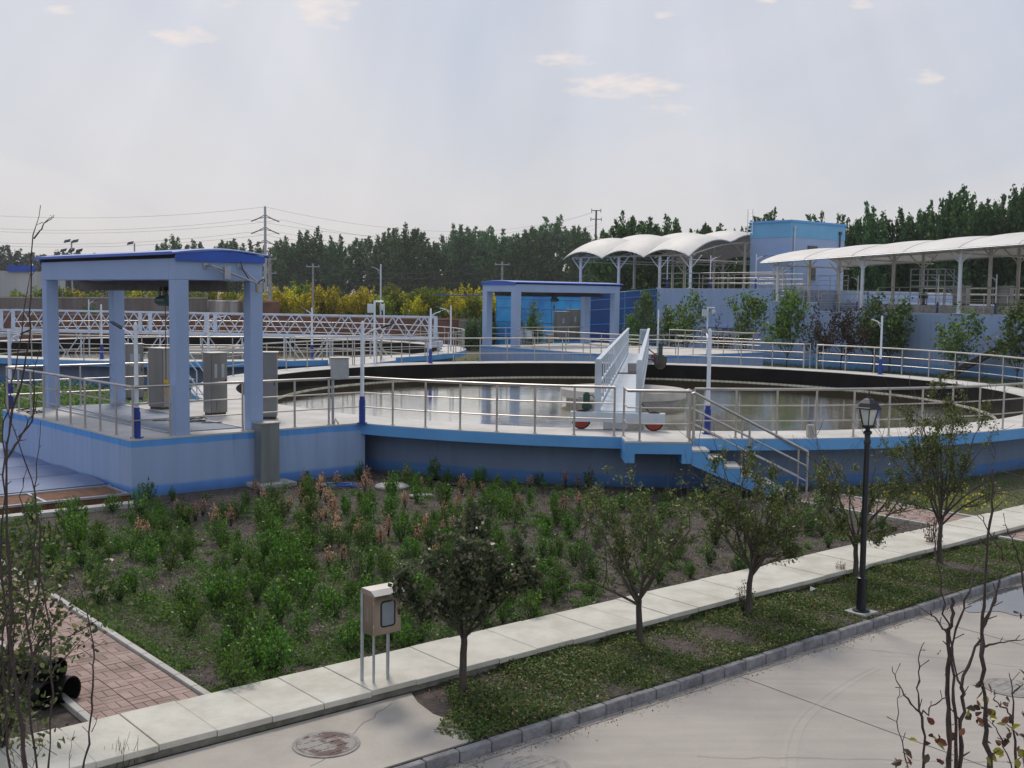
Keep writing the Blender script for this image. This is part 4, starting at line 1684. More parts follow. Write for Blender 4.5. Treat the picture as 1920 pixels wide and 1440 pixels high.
# ------------------------------------------------------------------ lattice footbridge across tank 2
ta, tb = T2 + Vector((-14.3, 3.15, 0)), T2 + Vector((14.3, -3.15, 0))
td = (tb - ta).normalized()
ts = Vector((td.y, -td.x, 0))
TL = (tb - ta).length
zb, zt = 2.12, 3.42
t = thing('lattice_footbridge', 'pale blue lattice truss footbridge spanning the tank behind the left pavilion', 'bridge', ta + Z * zb)
for s in (-.6, .6):
    mb = MB()
    mb.box(ta + td * TL / 2 + ts * s + Z * zt, TL, .08, .10, td, ts)
    mb.box(ta + td * TL / 2 + ts * s + Z * zb, TL, .10, .16, td, ts)
    n = 18
    for k in range(n):
        x0, x1 = TL * k / n, TL * (k + 1) / n
        xm = (x0 + x1) / 2
        mb.cyl(ta + td * x0 + ts * s + Z * (zb + .1), ta + td * xm + ts * s + Z * (zt - .05), .036, 6)
        mb.cyl(ta + td * xm + ts * s + Z * (zt - .05), ta + td * x1 + ts * s + Z * (zb + .1), .036, 6)
    for x in (0.1, TL * .345, TL * .5, TL - .1):
        mb.box(ta + td * x + ts * s + Z * ((zb + zt) / 2), .22, .1, zt - zb, td, ts)
    part('truss_side', mb, 'truss_paint', t)
mb = MB()
mb.box(ta + td * TL / 2 + Z * (zb - .02), TL, 1.05, .05, td, ts)
part('walkway', mb, 'pale_grating', t)
mb = MB()
for k in range(9):
    x = 3 + k * 2.8
    mb = MB()
    for s in (-.45, .45):
        mb.cyl(ta + td * x + ts * s + Z * zb, ta + td * x + ts * s + Z * .55, .05, 6)
        mb.box(ta + td * x + Z * .62, .08, 1.0, .08, td, ts) if s < 0 else None
        if k % 2 == 0:
            mb.cyl(ta + td * x + ts * s + Z * (zb - .1), ta + td * (x + 1.1) + ts * s + Z * .6, .04, 6)
        else:
            mb.cyl(ta + td * x + ts * s + Z * (zb - .1), ta + td * (x - 1.1) + ts * s + Z * .6, .04, 6)
    part('scraper_arm', mb, 'truss_paint', t)
for p in (ta, tb):
    mb = MB()
    mb.box(p + Z * (DK + .45), .35, 2.6, .3, td, ts)
    for s in (-1.0, 1.0):
        mb.cyl(p + ts * s + Z * (DK + .24) - td * .07, p + ts * s + Z * (DK + .24) + td * .07, .23, 16)
    part('end_carriage', mb, 'truss_paint', t)

railing(arc(T2, 15.95, -128, -66, DK), 'curved steel railing on the near rim of the tank behind the left pavilion', 1.5)
railing(arc(T2, 15.95, -60, 20, DK), 'curved steel railing on the right rim of the tank with the lattice footbridge', 1.5)
railing(arc(T2, 15.95, 20, 160, DK), 'curved steel railing on the far rim of the tank with the lattice footbridge', 1.8, ends=(False, True))
# stair landing of tank 2
q = G(640, 682, DK)
t = thing('stair_landing', 'light blue landing platform on the right rim of the tank behind the left pavilion', 'platform', q)
mb = MB()
poly = [tuple(G(px, py, DK))[:2] for px, py in ((615, 682), (655, 686), (742, 676), (742, 668), (615, 672))]
mb.prism(poly, DK - .02, DK + .008)
part('floor', mb, 'deck_concrete', t)
mb = MB()
mb.prism(poly, DK - .30, DK - .021)
part('edge_beam', mb, 'fascia_blue', t)
railing([G(620, 682, DK), G(655, 685, DK), G(713, 679, DK), G(716, 672, DK)], 'steel railing round the landing beside the security camera mast', 1.0)
# ladder stairs beyond the left platform
q = uv(15.2, 33.0)
t = thing('step_ladder', 'small white step ladder with handrails standing behind the steel cabinet', 'ladder', Vector((q.x, q.y, DK)))
mb = MB()
for s in (0, .55):
    mb.cyl(q + V * s + Z * DK, q + V * s - U * .9 + Z * (DK + 1.2), .025, 6)
    mb.cyl(q + V * s - U * .1 + Z * (DK), q + V * s - U * .1 + Z * (DK + .9), .02, 6)
    mb.cyl(q + V * s - U * .9 + Z * (DK), q + V * s - U * .9 + Z * (DK + 1.9), .02, 6)
    mb.cyl(q + V * s - U * .1 + Z * (DK + .9), q + V * s - U * .9 + Z * (DK + 1.9), .02, 6)
part('frame', mb, 'white_paint', t, True)
mb = MB()
for k in range(5):
    mb.box(q + V * .275 - U * (.12 + .18 * k) + Z * (DK + .2 + .24 * k), .14, .54, .025, U, V)
part('step', mb, 'white_paint', t)

# ------------------------------------------------------------------ far platform with pavilion 2
N0 = Vector((7.5, 64.9, 0))
pp = lambda a, b_: N0 + U * a + V * b_
t = thing('concrete_platform', 'pale blue concrete platform of the far pavilion beyond the big tank', 'platform', N0)
mb = MB()
poly = [tuple(pp(a, b_))[:2] for a, b_ in ((0, 0), (11.3, 0), (11.3, 9), (11.3, 15.2), (0, 15.2))]
mb.prism(poly, -.3, DK - .04)
part('wall', mb, 'wall_platform', t)
mb = MB()
poly = [tuple(pp(a, b_))[:2] for a, b_ in ((-.006, -.006), (11.306, -.006), (11.306, 15.206), (-.006, 15.206))]
mb.prism(poly, DK - .039, DK + .006)
part('deck', mb, 'deck_concrete', t)
P2 = pp(.12, 15.05)
pavilion(P2 - V * 3.5, V, U, 3.5, 9.7, 'open concrete pavilion with a blue arched roof on the far platform', cs=.48, hoist=5.0, spot=False)
railing([pp(.1, 11.3) + Z * DK, pp(.1, .1) + Z * DK, pp(4.6, .1) + Z * DK], 'steel railing on the near left edges of the far platform', 1.5)
railing([pp(6.0, .1) + Z * DK, pp(11.2, .1) + Z * DK, pp(11.2, 8) + Z * DK], 'steel railing on the right edges of the far platform', 1.5)
railing([pp(.6, 14.9) + Z * DK, pp(9.5, 14.9) + Z * DK], 'steel railing along the back of the far pavilion', 1.5)
cabinet(G(1052, 640, DK), 1.0, .8, 2.25, 'wide brown steel cabinet inside the far pavilion', rz=R(20), louv=1)
cabinet(G(1074, 638, DK), .9, .8, 2.4, 'taller brown steel cabinet standing behind another in the far pavilion', rz=R(20), louv=1)
cabinet(G(1030, 644, DK), .45, .4, .65, 'small pale box on the floor of the far pavilion', rz=R(20), louv=0, hatch=False)
for (px, lb) in ((974, 'left white air blower of the pair in the far pavilion'), (990, 'right white air blower of the pair in the far pavilion')):
    q = G(px, 646, DK)
    t = thing('air_blower', lb, 'blower', q)
    mb = MB()
    mb.cyl(q + Z * .5, q + Z * .95, .28, 14)
    part('drum', mb, 'white_paint', t, True)
    mb = MB()
    for s in (-.2, .2):
        mb.box(q + X * s + Z * .25, .06, .3, .5)
    mb.box(q + Z * .03, .7, .4, .06)
    part('stand', mb, 'dark_steel', t)
# ================================================================== POOL COMPLEX AT THE RIGHT
WQ = Vector((21.6, 79.5, 0))         # vertical corner seen at x=1529
wl = lambda s, back=0.0, z=0.0: WQ - V * s + U * back + Z * z     # s metres along the wall towards the right
S_A = -15.4                          # left end of the wall
ZA, ZM, ZB = 5.50, 4.55, 3.95
t = thing('treatment_pool', 'long periwinkle blue raised pool building under the white canopies', 'building', wl(0))
mb = MB()


def wallpoly(s0, s1, b0, b1):
    return [tuple(wl(s1, b0))[:2], tuple(wl(s1, b1))[:2], tuple(wl(s0, b1))[:2], tuple(wl(s0, b0))[:2]]


S1 = -3.9
mb.prism(wallpoly(S_A, S1, 0, 26), -.3, ZA)
mb.prism(wallpoly(S1 + .0005, 0, .0, 26), -.3, ZM)
mb.prism(wallpoly(0.0005, 46, .06, 26), -.3, ZB)
part('wall', mb, 'wall_pool', t)
mb = MB()
mb.prism(wallpoly(S_A, S1 - .01, .05, 25.9), ZA + .002, ZA + .03)
mb.prism(wallpoly(S1 + .01, -.01, .05, 25.9), ZM + .002, ZM + .03)
mb.prism(wallpoly(.01, 46, .1, 25.9), ZB + .002, ZB + .03)
part('top_slab', mb, 'deck_concrete', t)
mb = MB()
mb.prism(wallpoly(2.5, 44, 3.2, 22), ZB + .035, ZB + .55)
part('channel_wall', mb, 'stone_grey', t)
# louvred window low on the wall
mb = MB()
q = wl(-2.9, -.03, 2.9)
mb.box(q, 1.3, .06, 1.9, -V, U)
part('window', mb, 'dark_gap', t)
mb = MB()
for k in range(9):
    mb.box(q + Z * (-.85 + k * .21) - U * .05, 1.3, .05, .05, -V, U)
part('window_slat', mb, 'dark_steel', t)
mb = MB()
q = wl(-9, -.12, 2.6)
mb.box(q, 3.2, .25, .12, -V, U)
mb.box(q + Z * -.7 - U * .0, 1.1, .1, 1.2, -V, U)
part('door_canopy', mb, 'periwinkle', t)

# two storey stair house
HB = Vector((22.1, 90.0, 0))
t = thing('stair_house', 'two storey blue block with a bright sky blue top band between the canopies', 'building', HB + Z * ZM)
tl, tr = 4.0, 7.4
mb = MB()
poly = [tuple(HB)[:2], tuple(HB + U * tr)[:2], tuple(HB + U * tr + V * tl)[:2], tuple(HB + V * tl)[:2]]
mb.prism(poly, ZM - .6, 9.72)
part('wall', mb, 'periwinkle', t)
mb = MB()
o = .03
poly = [tuple(HB - U * o - V * o)[:2], tuple(HB + U * (tr + o) - V * o)[:2], tuple(HB + U * (tr + o) + V * (tl + o))[:2], tuple(HB - U * o + V * (tl + o))[:2]]
mb.prism(poly, 9.721, 10.93)
part('top_band', mb, 'skyblue_wall', t)
mb = MB()
o = .14
poly = [tuple(HB - U * o - V * o)[:2], tuple(HB + U * (tr + o) - V * o)[:2], tuple(HB + U * (tr + o) + V * (tl + o))[:2], tuple(HB - U * o + V * (tl + o))[:2]]
mb.prism(poly, 10.931, 11.1)
part('parapet', mb, 'fascia_blue', t)
mb = MB()
mb.box(HB + U * 2.9 - V * .03 + Z * 8.9, 1.3, .06, .45, U, V)
part('window', mb, 'glass_dark', t)
mb = MB()
mb.box(HB + U * 2.9 - V * .03 + Z * 6.85, 1.0, .06, 1.05, U, V)
wn_ = part('window', mb, 'glass_dark', t)
mb = MB()
mb.box(HB + U * 2.9 - V * .08 + Z * 6.28, 1.2, .14, .06, U, V)
o_ = link('sill', mb.mesh('sill', 'periwinkle'), wn_, False)
mb = MB()
mb.cyl(HB + U * .35 - V * .1 + Z * ZM, HB + U * .35 - V * .1 + Z * 10.5, .07, 8)
mb.cyl(HB + U * .35 - V * .1 + Z * 10.45, HB + U * .35 - V * .1 + Z * 10.6, .12, 8)
part('downpipe', mb, 'white_paint', t, True)
mb = MB()
mb.cyl(HB + U * 6.6 - V * .1 + Z * ZM, HB + U * 6.6 - V * .1 + Z * 10.2, .06, 8)
mb.box(HB + U * 6.6 - V * .1 + Z * 10.3, .25, .2, .25, U, V)
part('downpipe', mb, 'dark_steel', t, True)
mb = MB()
mb.box(HB - U * .6 + V * .9 + Z * 8.3, 1.2, 1.5, .1, U, V)
part('door_hood', mb, 'periwinkle', t)
mb = MB()
mb.box(HB - U * .03 + V * 1.0 + Z * 5.9, .05, 1.1, 2.2, U, V)
part('door', mb, 'galvanised', t)
mb = MB()
for s in (0, .5):
    mb.cyl(HB + V * (tl + .2 - s) - U * .2 + Z * 10.0, HB + V * (tl + .2 - s) - U * .2 + Z * 12.1, .03, 6)
for k in range(7):
    mb.cyl(HB + V * (tl + .2) - U * .2 + Z * (10.2 + k * .28), HB + V * (tl - .3) - U * .2 + Z * (10.2 + k * .28), .02, 5)
part('roof_ladder', mb, 'pole_white', t, True)
mb = MB()
mb.box(HB + U * .9 - V * .35 + Z * (ZM + .75 + .5), .9, .4, .65, U, V)
mb.lathe(HB + U * .85 - V * .56 + Z * (ZM + 1.2), [(.2, 0), (.2, .01)], 12)
part('air_conditioner', mb, 'white_paint', t)


def canopy(name, label, P, La, Wa, z0, z1, bays, rise, bump, cols, colm, base_z, crossbays=0, brace=True, straight=False):
    """tensile canopy. P(s,t,z): s along, t across"""
    t = thing(name, label, 'canopy', P(0, 0, z0))
    ns_, nt_ = bays * 10, 28
    vs = []
    for layer in (0, .05):
        for i in range(ns_ + 1):
            s = La * i / ns_
            for j in range(nt_ + 1):
                q = j / nt_
                bb = abs(math.sin(math.pi * bays * i / ns_))
                cb = abs(math.sin(math.pi * q * crossbays)) if crossbays else 0
                z = z0 + (z1 - z0) * i / ns_ + rise * math.sin(math.pi * q) ** (.8 if straight else 1.0) + bump * bb ** .8 * (math.sin(math.pi * q) ** .5 if straight else (1 - .35 * math.sin(math.pi * q))) + (bump * .9 * cb ** .8 if crossbays else 0)
                vs.append(P(s, Wa * q, z + layer))
    M = (ns_ + 1) * (nt_ + 1)
    fs = []
    for i in range(ns_):
        for j in range(nt_):
            a0 = i * (nt_ + 1) + j
            fs.append((a0, a0 + nt_ + 1, a0 + nt_ + 2, a0 + 1))
            fs.append((M + a0, M + a0 + 1, M + a0 + nt_ + 2, M + a0 + nt_ + 1))
    for i in range(ns_):
        for j in (0, nt_):
            a0 = i * (nt_ + 1) + j
            fs.append((a0, a0 + nt_ + 1, M + a0 + nt_ + 1, M + a0))
    for j in range(nt_):
        for i in (0, ns_):
            a0 = i * (nt_ + 1) + j
            fs.append((a0, a0 + 1, M + a0 + 1, M + a0))
    mb = MB()
    mb.add(vs, fs)
    part('membrane', mb, 'membrane', t, True)
    # edge rope in the hem of the membrane
    mb = MB()
    for j in (0, nt_):
        mb.path([Vector(vs[i * (nt_ + 1) + j]) - Z * .02 for i in range(ns_ + 1)], .045, 5)
    for i in (0, ns_):
        mb.path([Vector(vs[i * (nt_ + 1) + j]) - Z * .02 for j in range(nt_ + 1)], .045, 5)
    for b_ in range(1, bays):
        mb.path([Vector(vs[M + b_ * 10 * (nt_ + 1) + j]) + Z * .005 for j in range(nt_ + 1)], .022, 4)
    part('edge_rope', mb, 'galvanised', t)
    # edge tubes and cross arches
    mb = MB()
    zz_ = lambda s: z0 + (z1 - z0) * s / La
    for q in cols[1]:
        mb.path([P(s, q, zz_(s) + rise * math.sin(math.pi * q / Wa) ** (.8 if straight else 1.0) - .12 * 0 - .10) for s in np.linspace(0.2, La - .2, 12)], .07, 6)
    for s in cols[0]:
        mb.path([P(s, Wa * q, zz_(s) + rise * math.sin(math.pi * q) ** (.8 if straight else 1.0) - .10) for q in np.linspace(0.02, .98, 14)], .06, 6)
        mb.path([P(s, Wa * q, zz_(s) - .22) for q in np.linspace(0.04, .96, 5)], .05, 6)
    part('roof_frame', mb, colm, t, True)
    for s in cols[0]:
        for q in cols[1]:
            zt_ = zz_(s) + rise * math.sin(math.pi * q / Wa) ** (.8 if straight else 1.0) - .12
            bz = base_z(s)
            mb = MB()
            mb.cyl(P(s, q, bz), P(s, q, zt_), .125, 12)
            mb.cyl(P(s, q, bz), P(s, q, bz + .05), .28, 12)
            if brace:
                for ds in (-1.1, 1.1):
                    mb.cyl(P(s, q, zt_ - 1.1), P(s + ds, q, zt_ - .05), .05, 6)
            part('column', mb, 'pole_white' if q == cols[1][0] else colm, t, True)
    return t


# canopy 1: vaulted bays left of the stair house
C1 = lambda s, q, z: Vector((4.43, 99.95, 0)) - V * s + U * q + Z * z
canopy('vaulted_canopy', 'white vaulted tensile canopy with scalloped edges left of the blue stair house', C1, 14.6, 15.5, 8.05, 8.05, 3, 1.45, .62,
       ([1.3, 6.0, 10.7, 14.0], [.9, 7.7, 14.6]), 'column_cream', lambda s: ZA + .03, crossbays=3, brace=True)
# canopy 2: long sloping canopy at the right
c2o = wl(-4.6, .15)
C2 = lambda s, q, z: c2o - V * s + U * (q - .9) + Z * z
zs2 = lambda s: (ZM if s < 4.4 else ZB) + .03
canopy('long_canopy', 'long white tensile canopy on slender columns at the right edge of the photo', C2, 46, 10.5, 7.40, 9.42, 12, .95, .11,
       ([.9, 7.95, 15.0, 22.05, 29.1, 36.1], [.95, 4.8, 8.7]), 'column_cream', zs2, brace=True, straight=True)

railing([wl(S_A, .15, ZA + .03), wl(S1 - .1, .15, ZA + .03)], 'steel railing along the pool wall top under the vaulted canopy', 1.5, group=None)
railing([wl(S1 + .1, .15, ZM + .03), wl(-.1, .15, ZM + .03)], 'steel railing on the lower middle step of the pool wall top', 1.3)
railing([wl(.1, .2, ZB + .03), wl(24, .2, ZB + .03)], 'long steel railing on the pool wall top at the right edge of the photo', 1.45)
railing([wl(2.6, 3.4, ZB + .55), wl(24, 3.4, ZB + .55)], 'second steel railing on the inner channel wall under the long canopy', 1.6)
railing([wl(2.6, 9.4, ZB + .55), wl(24, 9.4, ZB + .55)], 'third steel railing deep under the long canopy', 1.8)
railing([wl(S_A + .5, 5, ZA + .03), wl(S1 - 1, 5, ZA + .03)], 'inner steel railing under the middle of the vaulted canopy', 1.6)
railing([wl(S_A + .5, 11, ZA + .03), wl(S1 - 1, 11, ZA + .03)], 'steel railing deep under the vaulted canopy', 1.8)

# equipment glimpsed on the pools
k = 0
for (s, bk, hz_, lb) in ((-13.2, 1.6, ZA, 'dark valve stand by the left column under the vaulted canopy'), (-9.7, 2.2, ZA, 'dark motor on the pool edge under the vaulted canopy'), (5.2, 5.0, ZB + .5, 'dark valve motor under the left part of the long canopy'), (12.2, 5.5, ZB + .5, 'dark valve motor under the middle of the long canopy')):
    q = wl(s, bk, hz_ + .05)
    t = thing('valve_motor', lb, 'valve', q)
    mb = MB()
    mb.cyl(q, q + Z * .7, .10, 10)
    mb.cyl(q, q + Z * .06, .25, 12)
    part('stand', mb, 'dark_steel', t, True)
    mb = MB()
    mb.cyl(q + Z * .62 - V * .25, q + Z * .62 + V * .3, .17, 12)
    mb.cyl(q + Z * .78, q + Z * 1.15, .07, 10)
    mb.path([q + Z * 1.0 + Vector((.25 * math.cos(a), .25 * math.sin(a), 0)) for a in np.linspace(0, 6.28, 13)], .018, 5)
    part('motor', mb, 'dark_green', t, True)
for (s, bk, lb) in ((8.2, 4.6, 'pale steel box on legs under the long canopy near its second front column'), (11.0, 5.0, 'wide cream cabinet under the middle of the long canopy'), (13.6, 5.4, 'smaller cream cabinet right of the wide one under the long canopy')):
    q = wl(s, bk, ZB + .57)
    cabinet(q, .9, .6, 1.3, lb, rz=AX - R(90), louv=0, base=q.z, hatch=False)
# scrapers' stair platforms on the pools
q = wl(3.6, 6.0, ZB + .57)
t = thing('service_platform', 'small white service platform with railings and steps beside the stair house', 'platform', q)
mb = MB()
mb.box(q + Z * 1.3 - V * 1.6, 2.6, 1.2, .06, -V, U)
part('floor', mb, 'white_paint', t)
mb = MB()
for a0 in (-2.9, -1.6, -.3):
    for b0 in (-.6, .6):
        mb.cyl(q + V * a0 + U * b0, q + V * a0 + U * b0 + Z * 2.5, .04, 6)
for zz_ in (1.7, 2.1, 2.5):
    for b0 in (-.6, .6):
        mb.cyl(q - V * .3 + U * b0 + Z * zz_, q - V * 2.9 + U * b0 + Z * zz_, .03, 6)
for b0 in (-.55, .0):
    mb.cyl(q - V * 2.9 + U * b0 + Z * 1.3, q - V * 4.3 + U * b0 + Z * .0, .04, 6)
    mb.cyl(q - V * 2.9 + U * b0 + Z * 2.4, q - V * 4.3 + U * b0 + Z * 1.0, .03, 6)
part('frame', mb, 'white_paint', t, True)
mb = MB()
for k in range(6):
    mb.box(q - V * (3.05 + .21 * k) - U * .28 + Z * (1.15 - .2 * k), .2, .6, .03, -V, U)
part('step', mb, 'white_paint', t)

for i, (s, bk, b_, px, lb) in enumerate(((-4.0, 1.2, ZM, 1, 'small white lamp post at the left front column of the long canopy'), (1.6, 2.4, ZB, 1, 'small white lamp post before the wall of the blue stair house'), (7.6, 2.6, ZB, 1, 'small white lamp post between the second and third front columns of the long canopy'), (11.6, 2.6, ZB, 1, 'small white lamp post right of the tall front column of the long canopy'))):
    lamp_post(wl(s, bk, b_ + .03), 2.5, (-1, .2, 0) if i else (1, 0, 0), lb, .5, r=.05)
for (s, lb) in ((-14.9, 'solar lamp on a white post at the left end of the pool wall'), (-10.4, 'solar lamp on a white post under the second arch of the vaulted canopy'), (-6.0, 'solar lamp on a white post under the last arch of the vaulted canopy')):
    lamp_post(wl(s, .6, ZA + .03), 2.5, (1, .1, 0), lb, .5, r=.05)

# steel stairs along the right wall
s0 = 10.3
t = thing('steel_stairs', 'dark steel open stairs climbing the periwinkle pool wall at the right edge', 'stairs', wl(s0, -1.2))
slope = math.atan2(ZB, 7.0)
sd = (-V * math.cos(slope) + Z * math.sin(slope)).normalized()
for bk in (-1.3, -.25):
    mb = MB()
    mb.box(wl(s0, bk) + sd * (7.0 / math.cos(slope) / 2) + Z * .0, 7.0 / math.cos(slope), .05, .26, sd, U)
    part('stringer', mb, 'dark_steel', t)
mb = MB()
for k in range(20):
    mb.box(wl(s0 + .35 * k + .2, -.78, ZB / 20 * (k + .7)), .26, 1.0, .04, -V, U)
part('tread', mb, 'galvanised', t)
mb = MB()
for bk in (-1.3,):
    for hh in (.35, .65, .98):
        mb.cyl(wl(s0, bk, hh), wl(s0 + 7, bk, ZB + hh), .022, 6)
    for k in range(6):
        mb.cyl(wl(s0 + 1.4 * k, bk, ZB / 5 * k), wl(s0 + 1.4 * k, bk, ZB / 5 * k + .98), .025, 6)
part('handrail', mb, 'steel', t, True)

# blue panelled enclosure behind the far pavilion
e0, e1 = D(930, 640, 99.0), D(1106, 640, 92.5)
e2 = wl(S_A, .3)
e0.z = e1.z = e2.z = 0


def panel_wall(a_, b_, z0a, z0b, m, label_, t, line):
    d = (b_ - a_)
    ln = d.length
    d.normalize()
    nrm = Vector((d.y, -d.x, 0))
    mb = MB()
    vs = []
    for off in (0, -.15):
        vs += [a_ + nrm * off + Z * -.2, b_ + nrm * off + Z * -.2, b_ + nrm * off + Z * z0b, a_ + nrm * off + Z * z0a]
    mb.add(vs, [(0, 1, 2, 3), (7, 6, 5, 4), (0, 4, 5, 1), (1, 5, 6, 2), (2, 6, 7, 3), (3, 7, 4, 0)])
    part(label_, mb, m, t)
    mb = MB()
    n = int(ln / 1.9)
    for k in range(n + 1):
        p = a_ + d * (ln * k / n) + nrm * .02
        zt_ = z0a + (z0b - z0a) * k / n
        mb.box(p + Z * zt_ / 2, .05, .05, zt_, d, nrm)
    for f in (.25, .5, .74, .90, 1.0):
        mb.path([a_ + nrm * .03 + Z * z0a * f, b_ + nrm * .03 + Z * z0b * f], .035, 5)
    part('grid_bar', mb, line, t)


t = thing('panel_enclosure', 'glossy blue panelled enclosure with pale grid bars behind the far pavilion', 'building', e1)
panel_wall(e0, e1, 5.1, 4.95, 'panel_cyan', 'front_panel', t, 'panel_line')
panel_wall(e1, e2, 4.95, 5.5, 'panel_shaded', 'side_panel', t, 'panel_line')
mb = MB()
mb.prism([tuple(e0)[:2], tuple(e1)[:2], tuple(e2)[:2], tuple(e2 + U * 6 + V * 3)[:2], tuple(e0 + V * 9)[:2]], 4.7, 4.78)
part('roof', mb, 'roof_blue', t)

# ================================================================== FAR BACKGROUND
t0 = D(-60, 585, 118)
mb = MB()


def yard_wall(px0, px1, Y0, Y1, ytop0, ytop1, m, name, label, th=.35, mats2=None):
    a_, b_ = D(px0, 600, Y0), D(px1, 600, Y1)
    za, zb_ = D(px0, ytop0, Y0).z, D(px1, ytop1, Y1).z
    d = Vector((b_.x - a_.x, b_.y - a_.y, 0))
    nrm = Vector((-d.y, d.x, 0)).normalized()
    vs = []
    for off in (0, th):
        vs += [(a_.x + nrm.x * off, a_.y + nrm.y * off, -.3), (b_.x + nrm.x * off, b_.y + nrm.y * off, -.3), (b_.x + nrm.x * off, b_.y + nrm.y * off, zb_), (a_.x + nrm.x * off, a_.y + nrm.y * off, za)]
    mb = MB()
    mb.add(vs, [(0, 1, 2, 3), (7, 6, 5, 4), (0, 4, 5, 1), (1, 5, 6, 2), (2, 6, 7, 3), (3, 7, 4, 0)])
    t = thing(name, label, 'wall', (a_.x, a_.y, 0))
    part('masonry', mb, m, t)
    mb = MB()
    mb.path([Vector((a_.x + nrm.x * th / 2, a_.y + nrm.y * th / 2, za + .05)), Vector((b_.x + nrm.x * th / 2, b_.y + nrm.y * th / 2, zb_ + .05))], .16, 4)
    part('coping', mb, m if mats2 is None else mats2, t)
    return t


yard_wall(-120, 390, 116, 118, 560, 561, 'old_wall', 'boundary_wall', 'long grey weathered boundary wall behind the lattice footbridge at the left')
yard_wall(389, 455, 112, 112, 566, 567, 'peeling', 'boundary_wall', 'whitewashed wall piece with peeling plaster behind the left pavilion')
yard_wall(462, 523, 113, 113, 568, 568, 'brick_red', 'boundary_wall', 'red brick wall piece just right of the left pavilion columns', mats2='brick_red')
yard_wall(-120, 560, 104, 106, 592, 594, 'brick_red', 'boundary_wall', 'low red brown brick wall seen through the left lattice truss')
yard_wall(560, 900, 106, 104, 596, 602, 'brick_red', 'boundary_wall', 'low red brown brick wall seen through the right part of the lattice truss')
yard_wall(860, 945, 103, 101, 604, 606, 'old_wall', 'boundary_wall', 'low dark wall left of the far pavilion')

# earth bank behind the wall
mb = MB()
bank = []
xs = np.linspace(-190, 60, 60)
rng = np.random.default_rng(8)
for x in xs:
    bank.append((x, 2.1 + .5 * math.sin(x * .13) + rng.normal() * .12))
vs, fs = [], []
for i, (x, z) in enumerate(bank):
    vs += [(x, 119, -.4), (x, 123, z), (x, 150, z * .9 + .2), (x, 560, -.2)]
for i in range(len(bank) - 1):
    for k in range(3):
        a0 = i * 4 + k
        fs.append((a0, a0 + 4, a0 + 5, a0 + 1))
mb.add(vs, fs)
struct('earth_bank', mb, 'field', smooth=True)

# far industrial hall
t = thing('factory_hall', 'far grey hall with a blue roof edge at the left border', 'building', D(30, 560, 150))
q0, q1 = D(-150, 556, 150), D(68, 556, 152)
ztop = D(30, 508, 150).z
mb = MB()
mb.box(((q0.x + q1.x) / 2, 156, ztop / 2), q1.x - q0.x, 12, ztop)
part('wall', mb, 'far_white', t)
mb = MB()
a_, b_ = D(14, 503, 149.8), D(66, 503, 149.8)
mb.box(((a_.x + b_.x) / 2, 149.8, a_.z), b_.x - a_.x, .3, .85)
part('blue_band', mb, 'roof_blue', t)
t = thing('field_hut', 'small cream hut with a flat roof seen between the left pavilion columns', 'hut', D(364, 556, 130))
q = D(364, 556, 130)
mb = MB()
mb.box((q.x, 131, q.z - .9), 1.5, 2, 2.2)
part('wall', mb, 'column_cream', t)
mb = MB()
mb.box((q.x, 131, q.z + .3), 2.2, 2.6, .18)
mb.box((q.x, 131, q.z + .5), 1.8, 2.2, .1)
part('roof', mb, 'stone_grey', t)


def pylon(px, ytop, Y, label, arms, lattice=False, zb_=0.0, r=.34, armw=2.5):
    top = D(px, ytop, Y)
    t = thing('power_pylon', label, 'pylon', (top.x, Y, zb_))
    mb = MB()
    mb.cyl((top.x, Y, zb_), (top.x, Y, top.z), r, 10, r * .6)
    part('mast', mb, 'galvanised', t, True)
    mb = MB()
    for ya in arms:
        z = D(px, ya, Y).z
        for s in (-1, 1):
            mb.cyl((top.x, Y, z + .7), (top.x + s * armw * .5, Y, z), .07, 6)
            mb.cyl((top.x + s * armw * .5, Y, z), (top.x + s * armw, Y, z - .5), .10, 6)
            mb.cyl((top.x, Y, z + .25), (top.x + s * armw * .5, Y, z), .07, 5)
    part('cross_arm', mb, 'dark_steel', t, True)
    return top


py = pylon(497, 387, 200, 'tall steel power pylon rising left of the poplar row', (410, 433, 457))
top = D(1118, 394, 320)
t = thing('power_pylon', 'distant thin power pylon standing above the poplar tops', 'pylon', (top.x, 320, 0))
mb = MB()
mb.cyl((top.x, 320, 0), top, .35, 8, .25)
part('mast', mb, 'dark_steel', t)
mb = MB()
for z, a_ in ((top.z - .1, 1.3), (D(1118, 411, 320).z, 1.5)):
    mb.cyl((top.x - a_, 320, z), (top.x + a_, 320, z), .12, 6)
    for s in (-a_, a_):
        mb.cyl((top.x + s, 320, z - .6), (top.x + s, 320, z + .5), .1, 5)
part('cross_arm', mb, 'dark_steel', t)


def wire(a_, b_, sag, label, r=.018, n=18):
    mb = MB()
    pts = []
    for i in range(n + 1):
        f = i / n
        p = a_.lerp(b_, f)
        p.z -= 4 * sag * f * (1 - f)
        pts.append(p)
    mb.path(pts, r, 4)
    solo('power_line', mb, 'wire', label, 'wire', 'power lines on the tall pylon')


def pylon_wires():
    for i, (ya, s, yl) in enumerate(((388, 0, 376), (412, -1, 399), (412, 1, 411), (436, -1, 428), (436, 1, 440), (459, -1, 447))):
        z = D(497, ya, 200).z
        a_ = Vector((py.x + s * 3.0, 200, z))
        far = D(-420, yl - 25, 214)
        mbx = wire(a_, far, 3.6, ('topmost', 'upper left', 'upper right', 'middle left', 'middle right', 'lowest')[i] + ' thin power line running left from the tall pylon')
        far2 = D(1118 + 8 * s, 396 + 17 * (i // 2 > 0) + 3 * i, 320)
        if i < 5:
            wire(a_, far2, 5.0, ('topmost', 'upper left', 'upper right', 'middle left', 'middle right')[i] + ' thin power line running right from the tall pylon to the distant pylon')


pylon_wires()


